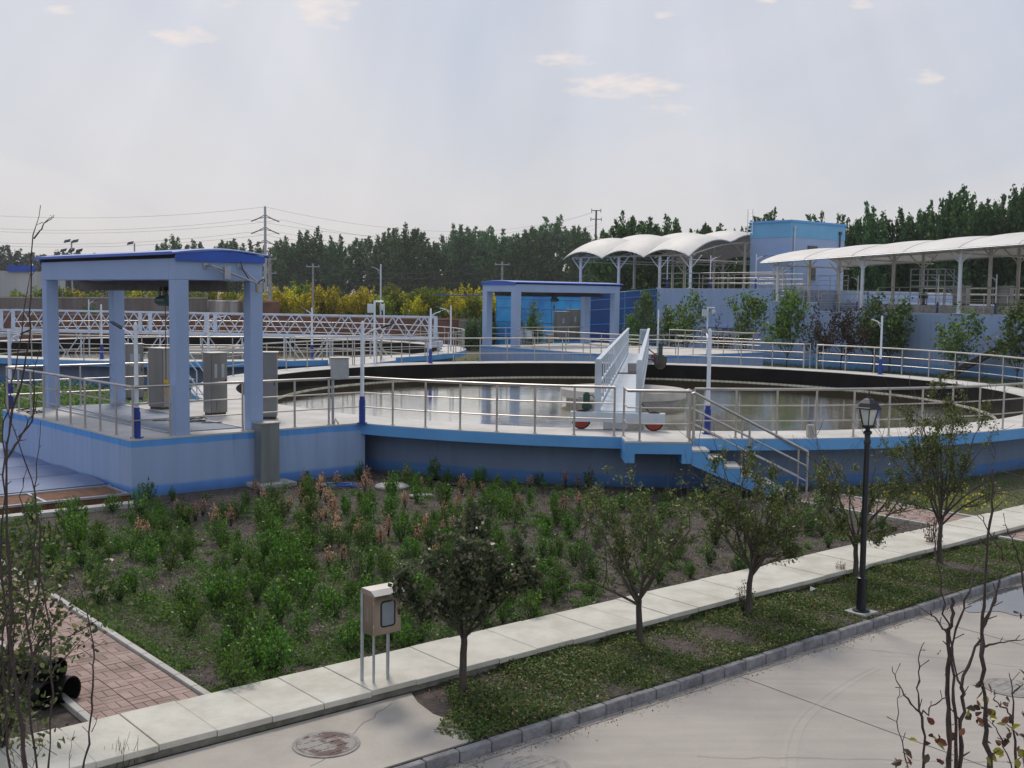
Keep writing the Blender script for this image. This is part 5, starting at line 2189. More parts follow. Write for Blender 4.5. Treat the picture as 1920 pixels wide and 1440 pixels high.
def util_pole(px, ytop, ybase, Y, label, r=.14, m='stone_grey', arm=1.0, twin=False):
    a_, b_ = D(px, ytop, Y), D(px, ybase, Y)
    t = thing('utility_pole', label, 'utility pole', (b_.x, Y, 1.5))
    mb = MB()
    mb.cyl((b_.x, Y, 1.0), (b_.x, Y, a_.z), r, 8, r * .7)
    part('pole', mb, m, t, True)
    if arm:
        for dz in ((-.35,) if not twin else (-.1, -1.6, -3.2)):
            mb = MB()
            mb.box((b_.x, Y - .1, a_.z + dz), arm * 1.8, .1, .1)
            for s in (-.8, 0, .8):
                mb.cyl((b_.x + s * arm, Y - .1, a_.z + dz), (b_.x + s * arm, Y - .1, a_.z + dz + .22), .05, 6)
            part('cross_arm', mb, 'galvanised', t)
    return a_


u1 = util_pole(506, 484, 575, 120, 'thick concrete utility pole just right of the left pavilion roof', .26, arm=.8, twin=True)
u2 = util_pole(587, 494, 590, 121, 'thin concrete utility pole with a cross arm before the yellow bushes', .13, arm=.8)
u3 = util_pole(941, 490, 560, 122, 'utility pole with a cross arm above the left corner of the far pavilion', .16, arm=.9)
for k, (dz, nm) in enumerate(((-.25, 'upper'), (-1.4, 'middle'), (-2.8, 'lower'))):
    wire(Vector((u1.x, 120, u1.z + dz)), Vector((u2.x, 121, u2.z - .2 + dz * .5)), .5, nm + ' low wire between the two concrete utility poles', .022, 8)
    wire(Vector((u2.x, 121, u2.z - .2 + dz * .5)), Vector((u3.x, 122, u3.z - .2 + dz * .5)), .9, nm + ' low wire crossing before the dark poplars', .03, 12)
a_ = D(714, 497, 118)
lamp_post((a_.x, 118, 2.3), a_.z - 2.3, (-1, 0, 0), 'white street lamp before the dark poplars above the yellow bushes', 1.0, sleeve=0, r=.09)
a_ = D(1049, 492, 104)
for (px, yt, Y, lb, n_) in ((134, 452, 170, 'solar lamp mast with stacked panels above the left pavilion roof', 5), (252, 456, 175, 'slender lamp mast with one small panel above the left pavilion roof', 1)):
    a_ = D(px, yt, Y)
    t = thing('solar_mast', lb, 'solar lamp', (a_.x, Y, 0))
    mb = MB()
    mb.cyl((a_.x, Y, 0), a_, .12, 8)
    part('mast', mb, 'galvanised', t)
    mb = MB()
    for (dx, dz) in ((-.6, 0), (.6, 0), (-1.2, -1.4), (0, -1.4), (1.2, -1.4))[:n_]:
        mb.box((a_.x + dx, Y - .1, a_.z + dz), .95, .05, .8, Vector((1, 0, .15)).normalized(), None, None) if False else mb.box(Vector((a_.x + dx, Y - .1, a_.z + dz)), .95, .6, .06, Vector((1, 0, .2)).normalized(), Vector((0, .7, .7)).normalized(), Vector((0, -.7, .7)).normalized())
    part('solar_panel', mb, 'solar', t)

# ================================================================== TREES
rng = np.random.default_rng(42)
pop = [poplar(100 + i, 14.0, 5600, .40, wide=1.0 + .15 * (i % 3)) for i in range(7)]
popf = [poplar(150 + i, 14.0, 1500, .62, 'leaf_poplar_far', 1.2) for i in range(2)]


def plant_row(specs, protos, name, label, group, cat='tree', h0=14.0):
    for (px, ytop, Y, wd) in specs:
        top = D(px, ytop, Y)
        s = top.z / h0
        k = rng.integers(0, len(protos))
        t = thing(name, label, cat, (top.x, Y + rng.normal() * 1.5, -.1), group, rng.random() * 6.28)
        t.scale = (s * wd, s * wd, s)
        link('trunk', protos[k][0], t, False)
        link('crown', protos[k][1], t, False)


row = []
tops = [(320, 446), (345, 452), (372, 455), (398, 452), (425, 448), (452, 450), (476, 446), (512, 448), (540, 446), (566, 438), (583, 430), (604, 440), (628, 442), (652, 446), (676, 438), (700, 440), (722, 434), (748, 426), (765, 424), (788, 420), (815, 450), (838, 412), (862, 420), (880, 413), (902, 428), (922, 422), (944, 428), (965, 418), (990, 416), (1014, 424), (1040, 406), (1062, 412), (1085, 418), (1108, 422), (1130, 432)]
for i, (px, yt) in enumerate(tops[::2]):
    row.append((px + rng.normal() * 5, yt + rng.normal() * 4, 322 + rng.normal() * 7, .95 + rng.random() * .3))
plant_row(row, pop, 'poplar_tree', 'tall dark green poplar in the long row behind the yellow bushes', 'poplars in the long row behind the bushes')
row = [(px + rng.normal() * 6, yt + 14 + rng.normal() * 6, 342 + rng.normal() * 6, 1.0) for (px, yt) in tops[1::2]]
plant_row(row, pop, 'poplar_tree', 'dark poplar standing in the second rank of the long row', 'poplars of the second rank')
row = [(1165, 402, 150, 1.0), (1205, 402, 150, 1.1), (1252, 404, 150, .95), (1310, 418, 150, .9), (1330, 414, 152, .9), (1390, 425, 152, .8), (1428, 396, 148, .9), (1462, 392, 150, .9), (1520, 400, 150, .9), (1145, 425, 160, 1.0), (1232, 430, 165, 1.1), (1280, 440, 165, 1.1), (1350, 440, 160, 1.0)]
plant_row(row, pop, 'poplar_tree', 'green poplar rising behind the vaulted canopy and the stair house', 'poplars behind the vaulted canopy')
row = [(px_, yt_, Y_, w_ * .82) for (px_, yt_, Y_, w_) in ((1582, 402, 135, .9), (1600, 408, 138, .8), (1630, 384, 134, .95), (1655, 405, 138, .8), (1675, 400, 134, .8), (1700, 386, 134, 1.15), (1725, 400, 138, 1.0), (1762, 380, 130, .9), (1788, 345, 128, 1.0), (1810, 372, 132, .9), (1840, 368, 132, .85), (1868, 370, 134, .85), (1905, 352, 130, 1.0), (1940, 345, 128, 1.0), (1980, 350, 128, 1.0), (1560, 455, 150, .9), (1645, 458, 150, 1.1), (1740, 446, 145, 1.1), (1850, 440, 145, 1.1))]
plant_row(row, pop, 'poplar_tree', 'tall poplar rising behind the long canopy at the right', 'poplars behind the long canopy')
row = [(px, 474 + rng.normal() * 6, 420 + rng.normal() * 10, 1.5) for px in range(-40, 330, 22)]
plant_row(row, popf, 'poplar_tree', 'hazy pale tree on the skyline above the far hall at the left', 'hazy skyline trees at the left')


def bush(seed, h, r, nleaf, lsize, leafm, barkm='bark', base=.12, spiky=.35):
    """shrub of many upward shoots"""
    g = np.random.default_rng(seed)
    mb = MB()
    cs, dirs = [], []
    ns_ = 26
    for k in range(ns_):
        th = g.random() * 6.28
        rr = r * math.sqrt(g.random())
        hh = h * (1 - .45 * (rr / r) ** 2) * (.75 + .3 * g.random())
        p0 = Vector((math.cos(th) * rr * .15, math.sin(th) * rr * .15, 0))
        p1 = Vector((math.cos(th) * rr * .75, math.sin(th) * rr * .75, hh * .55))
        p2 = Vector((math.cos(th) * rr, math.sin(th) * rr, hh))
        mb.path([p0, p1, p2], .02, 3, radii=[h * .008, h * .005, h * .001])
        m = nleaf // ns_
        tt = g.random(m) ** .8 * (1 - base) + base
        q = np.where(tt[:, None] < .55, np.array(p0) + (np.array(p1) - np.array(p0)) * (tt[:, None] / .55), np.array(p1) + (np.array(p2) - np.array(p1)) * ((tt[:, None] - .55) / .45))
        cs.append(q + g.normal(size=(m, 3)) * (h * .085 * (1.25 - tt))[:, None])
        dirs.append(np.tile([math.cos(th) * .4, math.sin(th) * .4, spiky * 2], (m, 1)))
    return mb.mesh('stem', barkm), leaf_mesh('foliage', np.vstack(cs), lsize, [leafm], g, .55, .2, dirs=np.vstack(dirs))


def bush_thing(name, meshes, label, cat, group, loc, rz, scale):
    t = thing(name, label, cat, loc, group, rz)
    t.scale = scale if isinstance(scale, tuple) else (scale,) * 3
    link('stem', meshes[0], t, False)
    link('foliage', meshes[1], t, False)
    return t


yb = [bush(200 + i, 4.0, 1.9, 2300, .26, 'leaf_yellow' if i % 2 else 'leaf_yellowgreen') for i in range(4)]
for (px, yt, kind, Y) in ((528, 542, 0, 123), (574, 540, 0, 123), (606, 538, 0, 128), (662, 536, 0, 128), (692, 536, 0, 129), (718, 545, 1, 122), (750, 534, 0, 129), (778, 545, 0, 122), (802, 538, 1, 128), (828, 536, 1, 124), (856, 546, 0, 122), (905, 536, 0, 127), (932, 538, 0, 127), (512, 534, 0, 124), (545, 536, 0, 127), (562, 524, 1, 131), (590, 533, 0, 125), (626, 535, 0, 125), (650, 541, 0, 127), (680, 539, 0, 124), (706, 547, 0, 123), (732, 528, 1, 126), (765, 538, 1, 126), (789, 526, 1, 124), (815, 552, 1, 127), (842, 541, 0, 126), (870, 532, 0, 125), (892, 546, 1, 123), (918, 543, 0, 122), (945, 548, 0, 121), (350, 532, 1, 128), (385, 536, 1, 127), (415, 532, 0, 128), (440, 538, 1, 127), (465, 534, 0, 126), (110, 528, 1, 128), (140, 532, 0, 130), (175, 536, 1, 128), (240, 532, 1, 130), (265, 530, 0, 130), (75, 534, 1, 130), (30, 540, 1, 130), (205, 538, 1, 129), (295, 534, 1, 129), (320, 538, 1, 128)):
    top = D(px, yt, Y)
    k = (1, 3)[rng.integers(0, 2)] if kind == 0 else (0, 2)[rng.integers(0, 2)]
    zb_ = 1.9
    s = (top.z - zb_) / 4.0
    bush_thing('shrub', yb[k], ('yellow leaved tall shrub in the row before the dark poplars' if kind == 0 else 'yellow green tall shrub in the row before the dark poplars'), 'shrub', 'yellow shrubs in a row' if kind == 0 else 'yellow green shrubs in a row', (top.x, Y, zb_), rng.random() * 6, (s * .98, s * .98, s))
gb = [bush(220 + i, 3.0, 1.4, 1300, .22, 'leaf_poplar') for i in range(2)]
for (px, yt, Y) in ((880, 590, 97), (905, 578, 98), (930, 572, 100), (865, 575, 108), (815, 570, 112), (770, 575, 113), (735, 580, 113), (690, 578, 114), (640, 582, 114), (375, 552, 119), (300, 555, 119), (170, 565, 114)):
    top = D(px, yt, Y)
    s = top.z / 3.0
    bush_thing('shrub', gb[rng.integers(0, 2)], 'dark green shrub at the boundary wall behind the tanks', 'shrub', 'dark shrubs at the boundary wall', (top.x, Y, 0), rng.random() * 6, (s * .8, s * .8, s))
conif = bush(230, 5.0, .8, 1400, .24, 'leaf_maple')
q = D(1001, 640, 88)
bush_thing('shrub', conif, 'slender bright green column shaped bush seen through the far pavilion', 'shrub', None, (q.x, 88, 0), 0, (.95, .95, .88))
q = D(972, 640, 86)
bush_thing('shrub', conif, 'thin sparse green bush at the left inside opening of the far pavilion', 'shrub', None, (q.x, 87, 0), 2, (.5, .5, .86))

mp = [round_tree(300 + i, 4.2, .9, 1.35, 1500, .19, 'leaf_maple', 'bark', .05, 7, .7, .45, .14) for i in range(3)]
mpp_ = [round_tree(310 + i, 3.8, 1.1, 1.5, 1300, .17, 'leaf_purple', 'bark', .05, 7, .7, .7, .16) for i in range(2)]
for (px, yt, Y, kind, lb, wd) in (
        (1215, 556, 80, 0, 'thin tall green sapling before the shaded panels of the enclosure', .75), (1190, 595, 80, 0, 'low green sapling left of the tall one before the shaded panels', .9),
        (1290, 556, 80, 0, 'bushy green young tree before the plain left part of the pool wall', 1.05), (1262, 585, 81, 0, 'low leafy young tree left of the bushy one at the pool wall', 1.0),
        (1398, 562, 78, 0, 'green young tree before the louvred window of the pool wall', 1.1), (1478, 556, 74, 0, 'dense green young tree with a pointed top left of the wall corner', 1.05),
        (1537, 588, 73, 1, 'dark purple leaved young tree right at the wall corner', .8), (1580, 585, 72.5, 1, 'wide dark purple leaved young tree right of the wall corner', 1.1),
        (1640, 562, 74.5, 0, 'tall dark green young tree behind the purple trees', 1.0), (1672, 568, 73, 0, 'bright green wide young tree left of the far right lamp post', 1.15),
        (1800, 590, 67, 0, 'round green young tree before the foot of the steel stairs', 1.2), (1912, 580, 62, 0, 'yellow green young tree at the right border before the steel stairs', 1.2),
        (1350, 610, 79, 1, 'low dark young tree in the gap before the door hood of the pool wall', .9)):
    top = D(px, yt, Y)
    k = rng.integers(0, 3 if kind == 0 else 2)
    M_ = (mp if kind == 0 else mpp_)[k]
    s = top.z / (4.1 if kind == 0 else 3.6)
    tree_thing('young_tree', M_, lb, 'tree', None, (top.x, Y, 0), rng.random() * 6, (s * wd * .86, s * wd * .86, s))

# street trees along the sidewalk
for (seed, px, py, h, th_, cr, nl, leafm_, lb, sp, lim) in (
        (401, 868, 1297, 2.05, .74, .78, 9000, 'leaf_greybrown', 'dense dark crowned little tree just right of the steel meter cabinet', .9, 11),
        (402, 1203, 1207, 2.35, .62, .80, 4200, 'leaf_olive', 'sparse young tree with bare spreading limbs, second from the meter cabinet', .8, 9),
        (403, 1403, 1152, 2.55, .72, .72, 8200, 'leaf_olive', 'leafy olive green tree hiding the lower steps of the stairs', .6, 11),
        (404, 1603, 1085, 2.35, .66, .68, 5200, 'leaf_olive', 'loose young tree right behind the black lantern post', .65, 10),
        (405, 1763, 1056, 3.05, .80, .80, 8200, 'leaf_olive', 'tall upright olive green tree right of the black lantern post', .5, 11)):
    M_ = round_tree(seed, h, th_, cr, nl, .056, leafm_, 'bark', .05, lim, .42 if seed != 401 else .85, sp, .045, .6)
    tree_thing('street_tree', M_, lb, 'tree', None, G(px, py, 0))
# low suckers round some trunks
for (seed, px, py, s) in ((411, 1395, 1150, .55), (412, 1745, 1030, .75), (413, 1575, 1082, .35)):
    M_ = bush(seed, 1.0, .3, 240, .055, 'leaf_red' if seed != 411 else 'leaf_purple', 'bark_dark', .3)
    bush_thing('root_sucker', M_, {411: 'few purple leaved suckers at the foot of the leafy olive tree', 412: 'reddish suckers at the foot of the tall upright tree', 413: 'small reddish suckers beside the black lantern post'}[seed], 'sucker', None, G(px, py, 0), 0, s)

# ================================================================== PLANTING BED
def in_bed(p):
    a_, b_ = p.dot(U), p.dot(V)
    if a_ < 5.6 and b_ < 21:
        return False
    if a_ > 21.6 or b_ < 11.98:
        return False
    if a_ > PU0 - .1 and a_ < PU1 + .1 and b_ > PV0 - .55:
        return False
    if a_ <= PU0 and b_ > 24.1:
        return False
    if (p - T1).length < 15.75:
        return False
    if p.x > 2.3 and p.x < 7.6 and p.y > 26.0:
        return False
    return True


sh = []
for i in range(7):
    sh.append(bush(500 + i, .66, .17 + .035 * (i % 4), 420 + 60 * (i % 4), .052, 'leaf_privet', 'bark_dark', .12, .4))
dry = [bush(520 + i, .60, .13, 150, .05, 'leaf_dry', 'bark_dark', .45, .5) for i in range(3)]
twg = [bush(530 + i, .5, .2, 130, .035, 'leaf_greybrown', 'bark', .3, .5) for i in range(2)]
rr = random.Random(21)
pos = []


def density(px, py):
    d = 0.0
    if px < 1130:
        d = .85
        if py < 965:
            d = .12 if px < 620 else .30
        elif py < 1010:
            d = .42
        if px < 180 and py > 1080:
            d = .25
        if px < 420 and py > 1150:
            d = .12
        if 560 < px < 700 and py > 1230:
            d = .5
    elif px < 1340:
        d = .65 if py < 960 else (.12 if py < 1080 else .3)
    else:
        d = .22
    return d


tries = 0
while len(pos) < 296 and tries < 60000:
    tries += 1
    a_, b_ = rr.uniform(-1, 21.6), rr.uniform(12, 31)
    p = uv(a_, b_)
    if not in_bed(p):
        continue
    px, py = PX(p)
    if px < -60 or px > 1750 or rr.random() > density(px, py):
        continue
    if any((p - q).length < .27 for q in pos):
        continue
    pos.append(p)
for p in pos:
    px, py = PX(p)
    s = rr.choice((rr.uniform(.5, .8), rr.uniform(.7, 1.05)))
    bush_thing('garden_shrub', sh[rr.randrange(7)], 'knee high bright green leafy shrub planted in the bed before the blue tank', 'shrub', 'green shrubs planted in the bed', p, rr.uniform(0, 6), (s, s, s * rr.uniform(.8, 1.15)))
npos = []
for (n_, x0, x1, y0, y1) in ((44, 440, 1120, 885, 975), (8, 250, 450, 940, 1000), (16, 500, 900, 970, 1060)):
    for k in range(n_):
        for q_ in range(30):
            p = G(rr.uniform(x0, x1), rr.uniform(y0 + 20, y1 + 20), 0)
            if in_bed(p):
                s = rr.uniform(.55, .95)
                bush_thing('withered_shrub', dry[rr.randrange(3)], 'thin shrub with withered orange brown leaves standing among the green ones near the wall', 'shrub', 'withered shrubs in the bed', p, rr.uniform(0, 6), s)
                break
for k in range(40):
    p = G(rr.uniform(560, 1500), rr.uniform(970, 1130), 0)
    if in_bed(p):
        bush_thing('twiggy_shrub', twg[rr.randrange(2)], 'small twiggy grey brown shrub on the bare soil of the bed', 'shrub', 'twiggy shrubs in the bed', p, rr.uniform(0, 6), rr.uniform(.6, 1.1))


def scatter(n, sampler, size, mats_, name, hmax=.1, seed=1, up=.5, aspect=.5, kind='stuff', mw=None, patch=None):
    g = np.random.default_rng(seed)
    pts = sampler(g, n)
    if patch is not None:
        # clumpy cover: keep points where a sum of sines is high
        f = (np.sin(pts[:, 0] * 2.1 + 1.3 * np.sin(pts[:, 1] * 1.1)) + np.sin(pts[:, 1] * 2.7 + 1.7 * np.sin(pts[:, 0] * .9)) + .8 * np.sin(pts[:, 0] * 5.3 + pts[:, 1] * 4.1)) / 2.8
        keep = g.random(len(pts)) < np.clip(f * .9 + patch, 0.02, 1)
        pts = pts[keep]
        f = f[keep]
        pts[:, 2] += g.random(len(pts)) ** 1.5 * hmax * np.clip(.6 + f, .25, 1.6)
    else:
        pts[:, 2] += g.random(len(pts)) ** 1.5 * hmax
    mi = g.choice(len(mats_), len(pts), p=mw) if mw else None
    me = leaf_mesh(name, pts, size, mats_, g, aspect, up, mi)
    return struct(name, me, kind=kind)


Un, Vn = np.array(U), np.array(V)


def uvs(u0, u1, v0, v1, bias=0.0, keepf=None, z=0.0):
    def f(g, n):
        a_ = u0 + (u1 - u0) * g.random(n) ** (1 + bias)
        b_ = v0 + (v1 - v0) * g.random(n)
        p = a_[:, None] * Un + b_[:, None] * Vn
        p[:, 2] = z
        if keepf:
            p = p[keepf(p)]
        return p
    return f


def bed_keep(p):
    return np.array([in_bed(Vector(q)) for q in p])


scatter(110000, uvs(-1, 21.6, 12, 30, .4, bed_keep), .045, ['leaf_weed', 'leaf_ground'], 'bed_weeds', .11, 2, .6, patch=.20, mw=[.55, .45])
scatter(30000, uvs(5.6, 10.2, 11.95, 17.0, .5, bed_keep), .055, ['leaf_weed', 'leaf_ground'], 'bed_grass', .12, 3, .2, .3, patch=.6, mw=[.8, .2])
scatter(52000, uvs(-1, 21.6, 12, 30, 0, bed_keep), .052, ['litter', 'leaf_dry', 'bark_pale', 'dark_gap'], 'leaf_litter', .02, 4, 1.2, .35, mw=[.22, .04, .34, .40])


def under(g, n):
    n0 = 900
    c_ = uvs(-1, 21.6, 12, 30, .3, bed_keep)(g, n0 * 3)
    px = np.array([PX(q)[0] for q in c_])
    py_ = np.array([PX(q)[1] for q in c_])
    d_ = np.array([density(a, b) for a, b in zip(px, py_)])
    c_ = c_[(g.random(len(c_)) < d_) & (px < 1700)]
    k_ = g.integers(0, len(c_), n)
    hgt = .05 + .24 * (k_ * 7919 % 97) / 97
    f_ = g.random(n)
    p = c_[k_] + g.normal(size=(n, 3)) * (.035 + .07 * f_)[:, None]
    p[:, 2] = f_ * hgt
    return p


scatter(72000, under, .042, ['leaf_privet', 'leaf_weed', 'leaf_greybrown'], 'bed_undergrowth', .01, 31, .4, .5, mw=[.55, .3, .15])


def strip_keep(p):
    a_ = p @ Un
    b_ = p @ Vn
    # left edge of the mat follows the edge of the paved pad
    lim = np.interp(b_, [9.1, 9.6, 10.0, 10.7], [7.15, 7.0, 7.55, 7.95])
    return (a_ > lim) & ~((a_ > 21.9) & (a_ < 23.4))


mb = MB()
mb.prism([tuple(uv(a, b_))[:2] for a, b_ in ((7.9, 9.16), (60, 9.16), (60, 10.78), (7.9, 10.78))], -.2, .004)
struct('planting_strip', mb, 'soil')
scatter(120000, uvs(7.0, 21.9, 9.12, 10.80, 0.0, strip_keep), .038, ['leaf_ground', 'leaf_weed', 'leaf_dry'], 'ground_cover', .085, 5, .9, .6, patch=.74, mw=[.62, .34, .04])
scatter(9000, uvs(23.4, 34, 9.12, 10.80, 0.0), .05, ['leaf_ground', 'leaf_weed'], 'ground_cover', .08, 6, .9, .6, patch=.7, mw=[.6, .4])
scatter(6000, uvs(7.6, 21, 9.2, 10.75), .035, ['litter', 'bark_pale'], 'leaf_litter', .01, 7, 2.0, mw=[.6, .4])
# lawn right of the stairs path and round the tank
def lawn_keep(p):
    d = np.hypot(p[:, 0] - T1.x, p[:, 1] - T1.y)
    return d > 15.45


mb = MB()
mb.prism(uvpoly(23.42, 80, 11.9, 80), -.2, .003)
mat('grass_soil', (0.085, 0.10, 0.04), 0.95, c2=(0.07, 0.06, 0.035), nscale=.8, bump=1.0, bscale=9)
struct('lawn', mb, 'grass_soil')
scatter(42000, uvs(23.42, 38, 11.9, 24, .3, lawn_keep), .06, ['leaf_weed', 'leaf_ground'], 'lawn_grass', .10, 8, .1, .3, patch=.8, mw=[.6, .4])
scatter(700, uvs(23.6, 26.5, 12.3, 15, 0), .07, ['leaf_yellow', 'leaf_lime'], 'flower_clump', .28, 9, .4, .6, mw=[.5, .5])


def far_lawn(g, n):
    x = g.uniform(-8, 48, n)
    y = g.uniform(60, 84, n)
    p = np.c_[x, y, np.zeros(n)]
    back = (p - np.array(WQ)) @ Un
    d = np.hypot(x - T1.x, y - T1.y)
    d2 = np.hypot(x - T2.x, y - T2.y)
    r = (p - np.array(N0))
    inp = (r @ Un > 0) & (r @ Un < 11.3) & (r @ Vn > 0) & (r @ Vn < 15.2)
    return p[(back < 0) & (d > 15.5) & (d2 > 16.2) & ~inp]


mb = MB()
mb.add([(-9, 57, .0), (60, 50, .0), (60, 100, .0), (-9, 100, .0)], [(0, 1, 2, 3)])
struct('far_lawn', mb, 'grass_soil')
scatter(30000, far_lawn, .16, ['leaf_weed', 'leaf_ground'], 'far_grass', .2, 10, .1, .3, patch=.7, mw=[.6, .4])
scatter(9000, uvs(-4, 4.0, 11.9, 24, 0), .06, ['leaf_ground', 'leaf_greybrown'], 'left_weeds', .12, 12, .5, patch=.5)


def midyard(g, n):
    u_ = g.uniform(9.6, 16.5, n)
    v_ = g.uniform(33.8, 50, n)
    p = u_[:, None] * Un + v_[:, None] * Vn
    d = np.hypot(p[:, 0] - T1.x, p[:, 1] - T1.y)
    d2 = np.hypot(p[:, 0] - T2.x, p[:, 1] - T2.y)
    return p[(d > 15.9) & (d2 > 16.0)]


scatter(18000, midyard, .12, ['leaf_maple', 'leaf_weed'], 'yard_hedge', .95, 13, .2, .6)

# ================================================================== THINGS IN THE FOREGROUND
# lantern post
c = G(1614, 1150, 0)
t = thing('garden_lantern', 'black classic lantern post with frosted glass standing in the green strip', 'lantern', c)
mb = MB()
mb.box(c + Z * .02, .36, .36, .04, U, V)
part('footing', mb, 'stone_grey', t, bevel=.006)
mb = MB()
mb.lathe(c, [(.13, .04), (.13, .06), (.075, .07), (.072, .52), (.080, .53), (.080, .555), (.05, .57)], 16)
part('base', mb, 'black_iron', t, True)
mb = MB()
mb.lathe(c, [(.046, .56), (.043, 2.60), (.055, 2.61), (.055, 2.65), (.042, 2.67), (.042, 2.74), (.064, 2.76), (.064, 2.79), (.035, 2.81), (.035, 2.84)], 16)
part('post', mb, 'black_iron', t, True)
mb = MB()
n6 = 6
rb, rt, z0, z1 = .085, .155, 2.88, 3.14
for k in range(n6):
    a0 = 2 * math.pi * k / n6 + .3
    p0 = c + Vector((rb * math.cos(a0), rb * math.sin(a0), z0))
    p1 = c + Vector((rt * math.cos(a0), rt * math.sin(a0), z1))
    mb.cyl(p0, p1, .009, 5)
mb.lathe(c, [(.05, 2.84), (.095, 2.855), (.105, 2.87), (.105, 2.885), (.09, 2.89)], 6, .3)
ln = part('lantern_frame', mb, 'black_iron', t)
mb = MB()
mb.lathe(c, [(rb - .006, z0 + .005), (rt - .006, z1 - .002)], 6, .3)
part('glass', mb, 'frosted', t)
mb = MB()
mb.lathe(c, [(.205, 3.135), (.21, 3.15), (.19, 3.165), (.15, 3.22), (.08, 3.275), (.04, 3.29), (.03, 3.31), (.018, 3.33), (.03, 3.35), (.012, 3.375), (.004, 3.42)], 6, .3)
part('lantern_roof', mb, 'black_iron', t)

# steel meter cabinet on posts
c = G(702, 1306, .01)
t = thing('meter_cabinet', 'brushed steel meter cabinet with a black framed window on grey posts by the sidewalk', 'cabinet', c)
fl = c - U * .03 - V * .02
hb_, wd_, dp_, z0 = .50, .385, .225, .73


def M_(x, y, z):
    return fl + U * x + V * y + Z * z


mb = MB()
mb.box(M_(wd_ / 2, dp_ / 2, z0 + hb_ / 2), wd_, dp_, hb_, U, V)
part('body', mb, 'brushed_warm', t, bevel=.006)
mb = MB()
pr = [(-.055, 0.0), (-.06, .012), (.03, .062), (dp_ + .0, .066), (dp_ + .02, .05), (dp_ + .02, 0)]
vs = [M_(-.02, y, z0 + hb_ - .02 + z) for y, z in pr] + [M_(wd_ + .02, y, z0 + hb_ - .02 + z) for y, z in pr]
k = len(pr)
mb.add(vs, [tuple(range(k)), tuple(range(k, 2 * k))[::-1]] + [(i, (i + 1) % k, k + (i + 1) % k, k + i) for i in range(k)])
part('rain_hood', mb, 'steel', t)
mb = MB()
mb.box(M_(wd_ / 2, -.009, z0 + hb_ * .48), wd_ - .012, .014, hb_ * .92, U, V)
dr = part('door', mb, 'brushed_warm', t, bevel=.003)


def rrect(cx, cz, w_, h_, r_, y, n=6):
    pts = []
    for (sx, sz, a0) in ((1, 1, 0), (-1, 1, 90), (-1, -1, 180), (1, -1, 270)):
        for k in range(n + 1):
            a = R(a0 + 90 * k / n)
            pts.append(M_(cx + sx * (w_ / 2 - r_) + r_ * math.cos(a), y, cz + sz * (h_ / 2 - r_) + r_ * math.sin(a)))
    return pts


cx, cz = wd_ * .50, z0 + hb_ * .50
mb = MB()
mb.path(rrect(cx, cz, .19, .30, .035, -.019), .010, 6, closed=True)
o = link('window_seal', mb.mesh('window_seal', 'rubber', True), dr, False)
mb = MB()
pts = rrect(cx, cz, .185, .295, .033, -.0175)
mb.add(pts, [tuple(range(len(pts)))])
o = link('window', mb.mesh('window', 'meter_face'), dr, False)
mb = MB()
mb.box(M_(wd_ * .90, -.022, z0 + hb_ * .5), .022, .016, .07, U, V)
mb.cyl(M_(wd_ * .90, -.016, z0 + hb_ * .53), M_(wd_ * .90, -.05, z0 + hb_ * .53), .012, 8)
mb.path([M_(wd_ * .90, -.035, z0 + hb_ * .50), M_(wd_ * .92, -.04, z0 + hb_ * .46), M_(wd_ * .90, -.035, z0 + hb_ * .42)], .004, 5)
o = link('lock', mb.mesh('lock', 'dark_steel', True), dr, False)
mb = MB()
for k in range(8):
    mb.box(M_(-.004, dp_ * .55, z0 + .16 + k * .021), .008, .05, .008, (U).normalized(), (V + Z * .45).normalized())
part('louvre', mb, 'steel', t)
mb = MB()
for zz_ in (.1, .38):
    mb.cyl(M_(.0, -.006, z0 + zz_), M_(.0, -.006, z0 + zz_ + .04), .008, 6)
part('hinge', mb, 'steel', t)
for (x, y, r_, ztop) in ((.0, .245, .021, z0 + .5), (.07, .10, .016, z0 + .02), (.27, .10, .017, z0 + .02), (.36, .235, .021, z0 + .3)):
    mb = MB()
    mb.cyl(M_(x, y, -.02), M_(x, y, ztop), r_, 10)
    part('post', mb, 'galvanised', t, True)

# black pipes beside the brick path
for (px, py, r_, lb) in ((133, 1320, .155, 'black pipe lying lowest and rightmost of the pile by the brick path'), (88, 1330, .15, 'black pipe lying under the leaves at the left of the pile by the brick path'), (113, 1283, .135, 'black pipe resting on top of the pile by the brick path')):
    top_ = 'top' in lb
    c = G(px, py, 0) if not top_ else G(110, 1322, 0) + Z * .27
    d = (V * 1.0 - U * .55).normalized()
    t = thing('black_pipe', lb, 'pipe', c)
    mb = MB()
    n = 28
    vs, fs = [], []
    side = Vector((-d.y, d.x, 0))
    for (off, rad_) in ((0, r_), (1.6, r_), (1.6, r_ - .014), (0, r_ - .014)):
        for k in range(n):
            a = 2 * math.pi * k / n
            vs.append(c + d * off + Z * (r_ + .01) + side * (rad_ * math.cos(a)) + Z * (rad_ * math.sin(a)))
    for q in range(4):
        for k in range(n):
            fs.append((q * n + k, q * n + (k + 1) % n, ((q + 1) % 4) * n + (k + 1) % n, ((q + 1) % 4) * n + k))
    mb.add(vs, fs)
    part('shell', mb, 'pipe_black', t, True)
    mb = MB()
    pts = [c + Z * (r_ + .01) + side * ((r_ - .004) * math.cos(a)) + Z * ((r_ - .004) * math.sin(a)) for a in np.linspace(0, 2 * math.pi, 28, endpoint=False)]
    mb.path(pts, .012, 6, closed=True)
    part('rim', mb, 'pipe_black', t, True)

